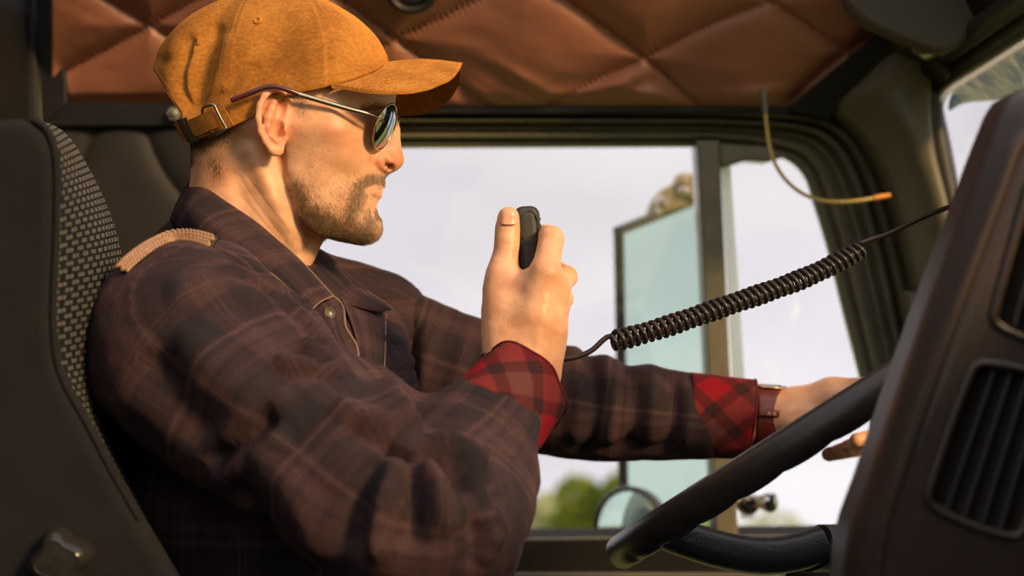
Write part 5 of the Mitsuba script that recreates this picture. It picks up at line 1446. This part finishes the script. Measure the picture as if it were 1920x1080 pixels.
# star shaped hand wheel on the side
ka = np.linspace(0, 2 * np.pi, 61)[:-1]
kr = 0.0215 + 0.0030 * np.cos(4 * ka - 0.9)
ko = P(120, 1046, -.29)
lay = []
for s, d in ((1.0, 0.0), (1.0, -.010), (.93, -.016), (.70, -.020), (.66, -.0185), (.2, -.0195)):
    lay.append(ko + np.stack([kr * s * np.cos(ka), np.full(60, d), kr * s * np.sin(ka)], 1))
lay = np.array(lay); lay = np.concatenate([lay, lay[:, :1]], 1)
kv, kf = grid(lay)
mat('knob_plastic', rgb(40, 39, 37), 0.22)
add('driver_seat__adjuster_knob', cat((kv, kf), (np.vstack([lay[-1, :-1], ko + [0, -.0195, 0]]), np.array([[k, (k + 1) % 60, 60] for k in range(60)]))), 'knob_plastic', label='star shaped adjuster knob')
# seat base under the driver
add('driver_seat__base_cushion', rbox((0.56, 0.50, 0.14), 0.04, 6).translate((-0.10, 0.0, 0.52)), 'seat_cloth', smooth=40)
tag('driver_seat', 'dark grey cloth driver seat with a speckled front behind the driver', 'seat')
# floor of the cab
fl = np.array([[-0.8, -1.5, 0.35], [0.9, -1.5, 0.35], [0.9, 0.56, 0.35], [-0.8, 0.56, 0.35]])
add('floor', solid(fl.reshape(2, 2, 3)[:, ::-1] if False else fl[[0, 1, 3, 2]].reshape(2, 2, 3), fl[[0, 1, 3, 2]].reshape(2, 2, 3) - [0, 0, 0.03]), 'dark_plastic', smooth=False, label='dark floor of the cab', kind='structure')
# ---------------------------------------------------------------- outside: mirrors, trees, ground
mat('mirror_glass', (0.56, 0.72, 0.62), 0.04, metallic=1.0)
mat('mirror_frame', rgb(44, 42, 37), 0.4)
mat('weathered_steel', speckle(rgb(150, 134, 104), rgb(196, 186, 160), 60.0), 0.35, metallic=0.7)
ML = [(1160, 436), (1338, 366), (1338, 1100), (1172, 1090)]
yl, yr = 0.82, 1.00
my = lambda px: yl + (yr - yl) * (px - 1160) / 178.0
mp = np.array(ML, float)
c4 = P(mp[:, 0], mp[:, 1], my(mp[:, 0]) + 0.17 * (760 - mp[:, 1]) / 1200)
g2 = c4[[0, 1, 3, 2]].reshape(2, 2, 3)
nrm = np.cross(c4[1] - c4[0], c4[3] - c4[0]); nrm /= np.linalg.norm(nrm)
if nrm[1] > 0: nrm = -nrm
add('wing_mirror__glass', solid(g2, g2 - nrm * 0.004), 'mirror_glass', smooth=False, label='greenish mirror glass')
g3 = g2.mean((0, 1)) + (g2 - g2.mean((0, 1))) * 0.90
add('wing_mirror__housing', solid(g2 - nrm * 0.005, g3 - nrm * 0.020), 'mirror_frame', smooth=False)
add('wing_mirror__left_frame', tube(P(np.array([1160, 1166, 1172]), np.array([428, 760, 1095]), 0.815), 0.0080, 10, up=(0, 1, 0)), 'mirror_frame')
add('wing_mirror__top_frame', tube(P(np.array([1156, 1250, 1340]), np.array([434, 397, 362]), my(np.array([1156, 1250, 1340])) - 0.004), 0.0075, 10, up=(0, 1, 0)), 'mirror_frame')
# rounded steel bracket with bolts on top
brk = [(1212, 408), (1216, 390), (1226, 370), (1242, 354), (1262, 344), (1268, 332), (1282, 323), (1300, 325), (1314, 334), (1330, 340), (1345, 372)]
add('wing_mirror__bracket', extrude(brk, 0.885, 0.915, 0.006), 'weathered_steel', label='rounded weathered steel bracket with bolts')
for bx_, by_, r_ in ((1240, 380, .010), (1281, 358, .009), (1232, 397, .007), (1302, 362, .012), (1278, 338, .011)):
    add('wing_mirror__bracket__bolt', lathe([(0, .006), (r_ * .7, .0055), (r_, .002), (r_, -.004), (0, -.004)], P(bx_, by_, 0.880), [-.2, -1, .2], 20), 'chrome' if r_ < .011 else 'weathered_steel')
tag('wing_mirror', 'tall truck wing mirror with dark frame outside the driver side window', 'mirror')
# round wide-angle mirror below
rc = P(1178, 992, 0.76)
ax_ = np.array([-0.62, -0.76, 0.10]); ax_ /= np.linalg.norm(ax_)
R1 = 0.0610
add('wide_angle_mirror__glass', lathe([(0, 0.012), (R1 * .4, 0.0105), (R1 * .75, 0.006), (R1 * .97, 0.0), (R1 * .97, -.004), (0, -.004)], rc, ax_, 48), 'mirror_glass', smooth=30)
add('wide_angle_mirror__rim', lathe([(R1 * .95, -.006), (R1 * .96, .004), (R1, .005), (R1 * 1.06, 0.0), (R1 * 1.02, -.02), (R1 * .6, -.035), (0, -.04)], rc, ax_, 48), 'mirror_frame', smooth=40)
add('wide_angle_mirror__arm', tube([rc - ax_ * .035, rc - ax_ * .06 + [0, 0.02, -.06], rc + [0.02, 0.02, -.22]], .008, 10), 'mirror_frame')
tag('wide_angle_mirror', 'small round wide angle mirror low outside the driver side window', 'mirror')
# the ground and the trees across the field
mat('grass', speckle(rgb(120, 128, 62), rgb(156, 158, 92), 0.6), 0.95, spec=0.1)
gxx = np.linspace(-140, 140, 15); gyy = np.linspace(-60, 260, 17)
gp = np.stack([*np.meshgrid(gxx, gyy, indexing='ij'), np.zeros((15, 17))], -1)
add('ground', grid(gp), 'grass', smooth=False, world=True, label='grass field outside the truck', kind='structure')
mat('bark', rgb(92, 80, 62), 0.9)
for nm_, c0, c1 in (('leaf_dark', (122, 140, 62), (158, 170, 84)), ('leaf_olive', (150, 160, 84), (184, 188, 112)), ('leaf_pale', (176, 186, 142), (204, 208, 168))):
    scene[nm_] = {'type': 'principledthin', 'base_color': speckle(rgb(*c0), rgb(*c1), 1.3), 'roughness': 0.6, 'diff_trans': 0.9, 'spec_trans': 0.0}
def tree(x, y, h, spread, leaf, seed, n, label, trunk=0.14):
    rng = np.random.default_rng(seed)
    lobes = [(np.array([x + rng.normal(0, spread * .45), y + rng.normal(0, spread * .45), h * (0.42 + 0.5 * rng.random())]), spread * (0.35 + 0.3 * rng.random())) for _ in range(9)]
    P_ = []
    for c, r in lobes:
        k = n // 9
        d = rng.normal(size=(k, 3)); d /= np.linalg.norm(d, axis=1, keepdims=True)
        P_.append(c + d * r * (0.55 + 0.45 * rng.random((k, 1)) ** .5) * [1, 1, .9])
    P_ = np.vstack(P_)
    a = rng.normal(size=P_.shape); a /= np.linalg.norm(a, axis=1, keepdims=True)
    b = np.cross(a, rng.normal(size=P_.shape)); b /= np.linalg.norm(b, axis=1, keepdims=True)
    s = h * 0.042 * (0.6 + 0.8 * rng.random((len(P_), 1)))
    v = np.stack([P_ - a * s, P_ + b * s * .45, P_ + a * s, P_ - b * s * .45], 1).reshape(-1, 3)
    i = np.arange(len(P_))[:, None] * 4
    f = np.vstack([i + [0, 1, 2], i + [0, 2, 3]])
    key = add('tree', (v, f), leaf, smooth=False, world=True, kind=None)
    key2 = key
    labels.setdefault(key, {})
    add(key + '__trunk', cat(tube([[x, y, -.1], [x + .1, y, h * .35], [x, y, h * .7]], [trunk, trunk * .8, trunk * .35], 8), *[tube([[x, y, h * .38], c * .6 + np.array([x, y, h * .5]) * .4, c], [trunk * .45, trunk * .3, trunk * .12], 6) for c, r in lobes[:5]]), 'bark', world=True)
    tag(key, label, 'tree')
at = lambda px, D: EYE[0] + (px - 960) / FOC * D / math.cos(PITCH)
D0 = 40.0
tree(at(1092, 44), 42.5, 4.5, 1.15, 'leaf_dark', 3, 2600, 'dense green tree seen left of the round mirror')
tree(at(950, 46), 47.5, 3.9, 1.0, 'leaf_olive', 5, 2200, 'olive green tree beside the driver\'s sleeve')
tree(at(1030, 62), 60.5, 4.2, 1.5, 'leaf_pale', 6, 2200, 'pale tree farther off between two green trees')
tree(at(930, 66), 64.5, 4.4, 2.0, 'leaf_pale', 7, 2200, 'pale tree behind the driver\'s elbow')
tree(at(1180, 60), 58.5, 3.6, 1.6, 'leaf_olive', 8, 2200, 'olive tree behind the wing mirror')
tree(at(800, 58), 56.5, 4.6, 1.9, 'leaf_olive', 9, 2200, 'tree hidden behind the driver\'s chest')
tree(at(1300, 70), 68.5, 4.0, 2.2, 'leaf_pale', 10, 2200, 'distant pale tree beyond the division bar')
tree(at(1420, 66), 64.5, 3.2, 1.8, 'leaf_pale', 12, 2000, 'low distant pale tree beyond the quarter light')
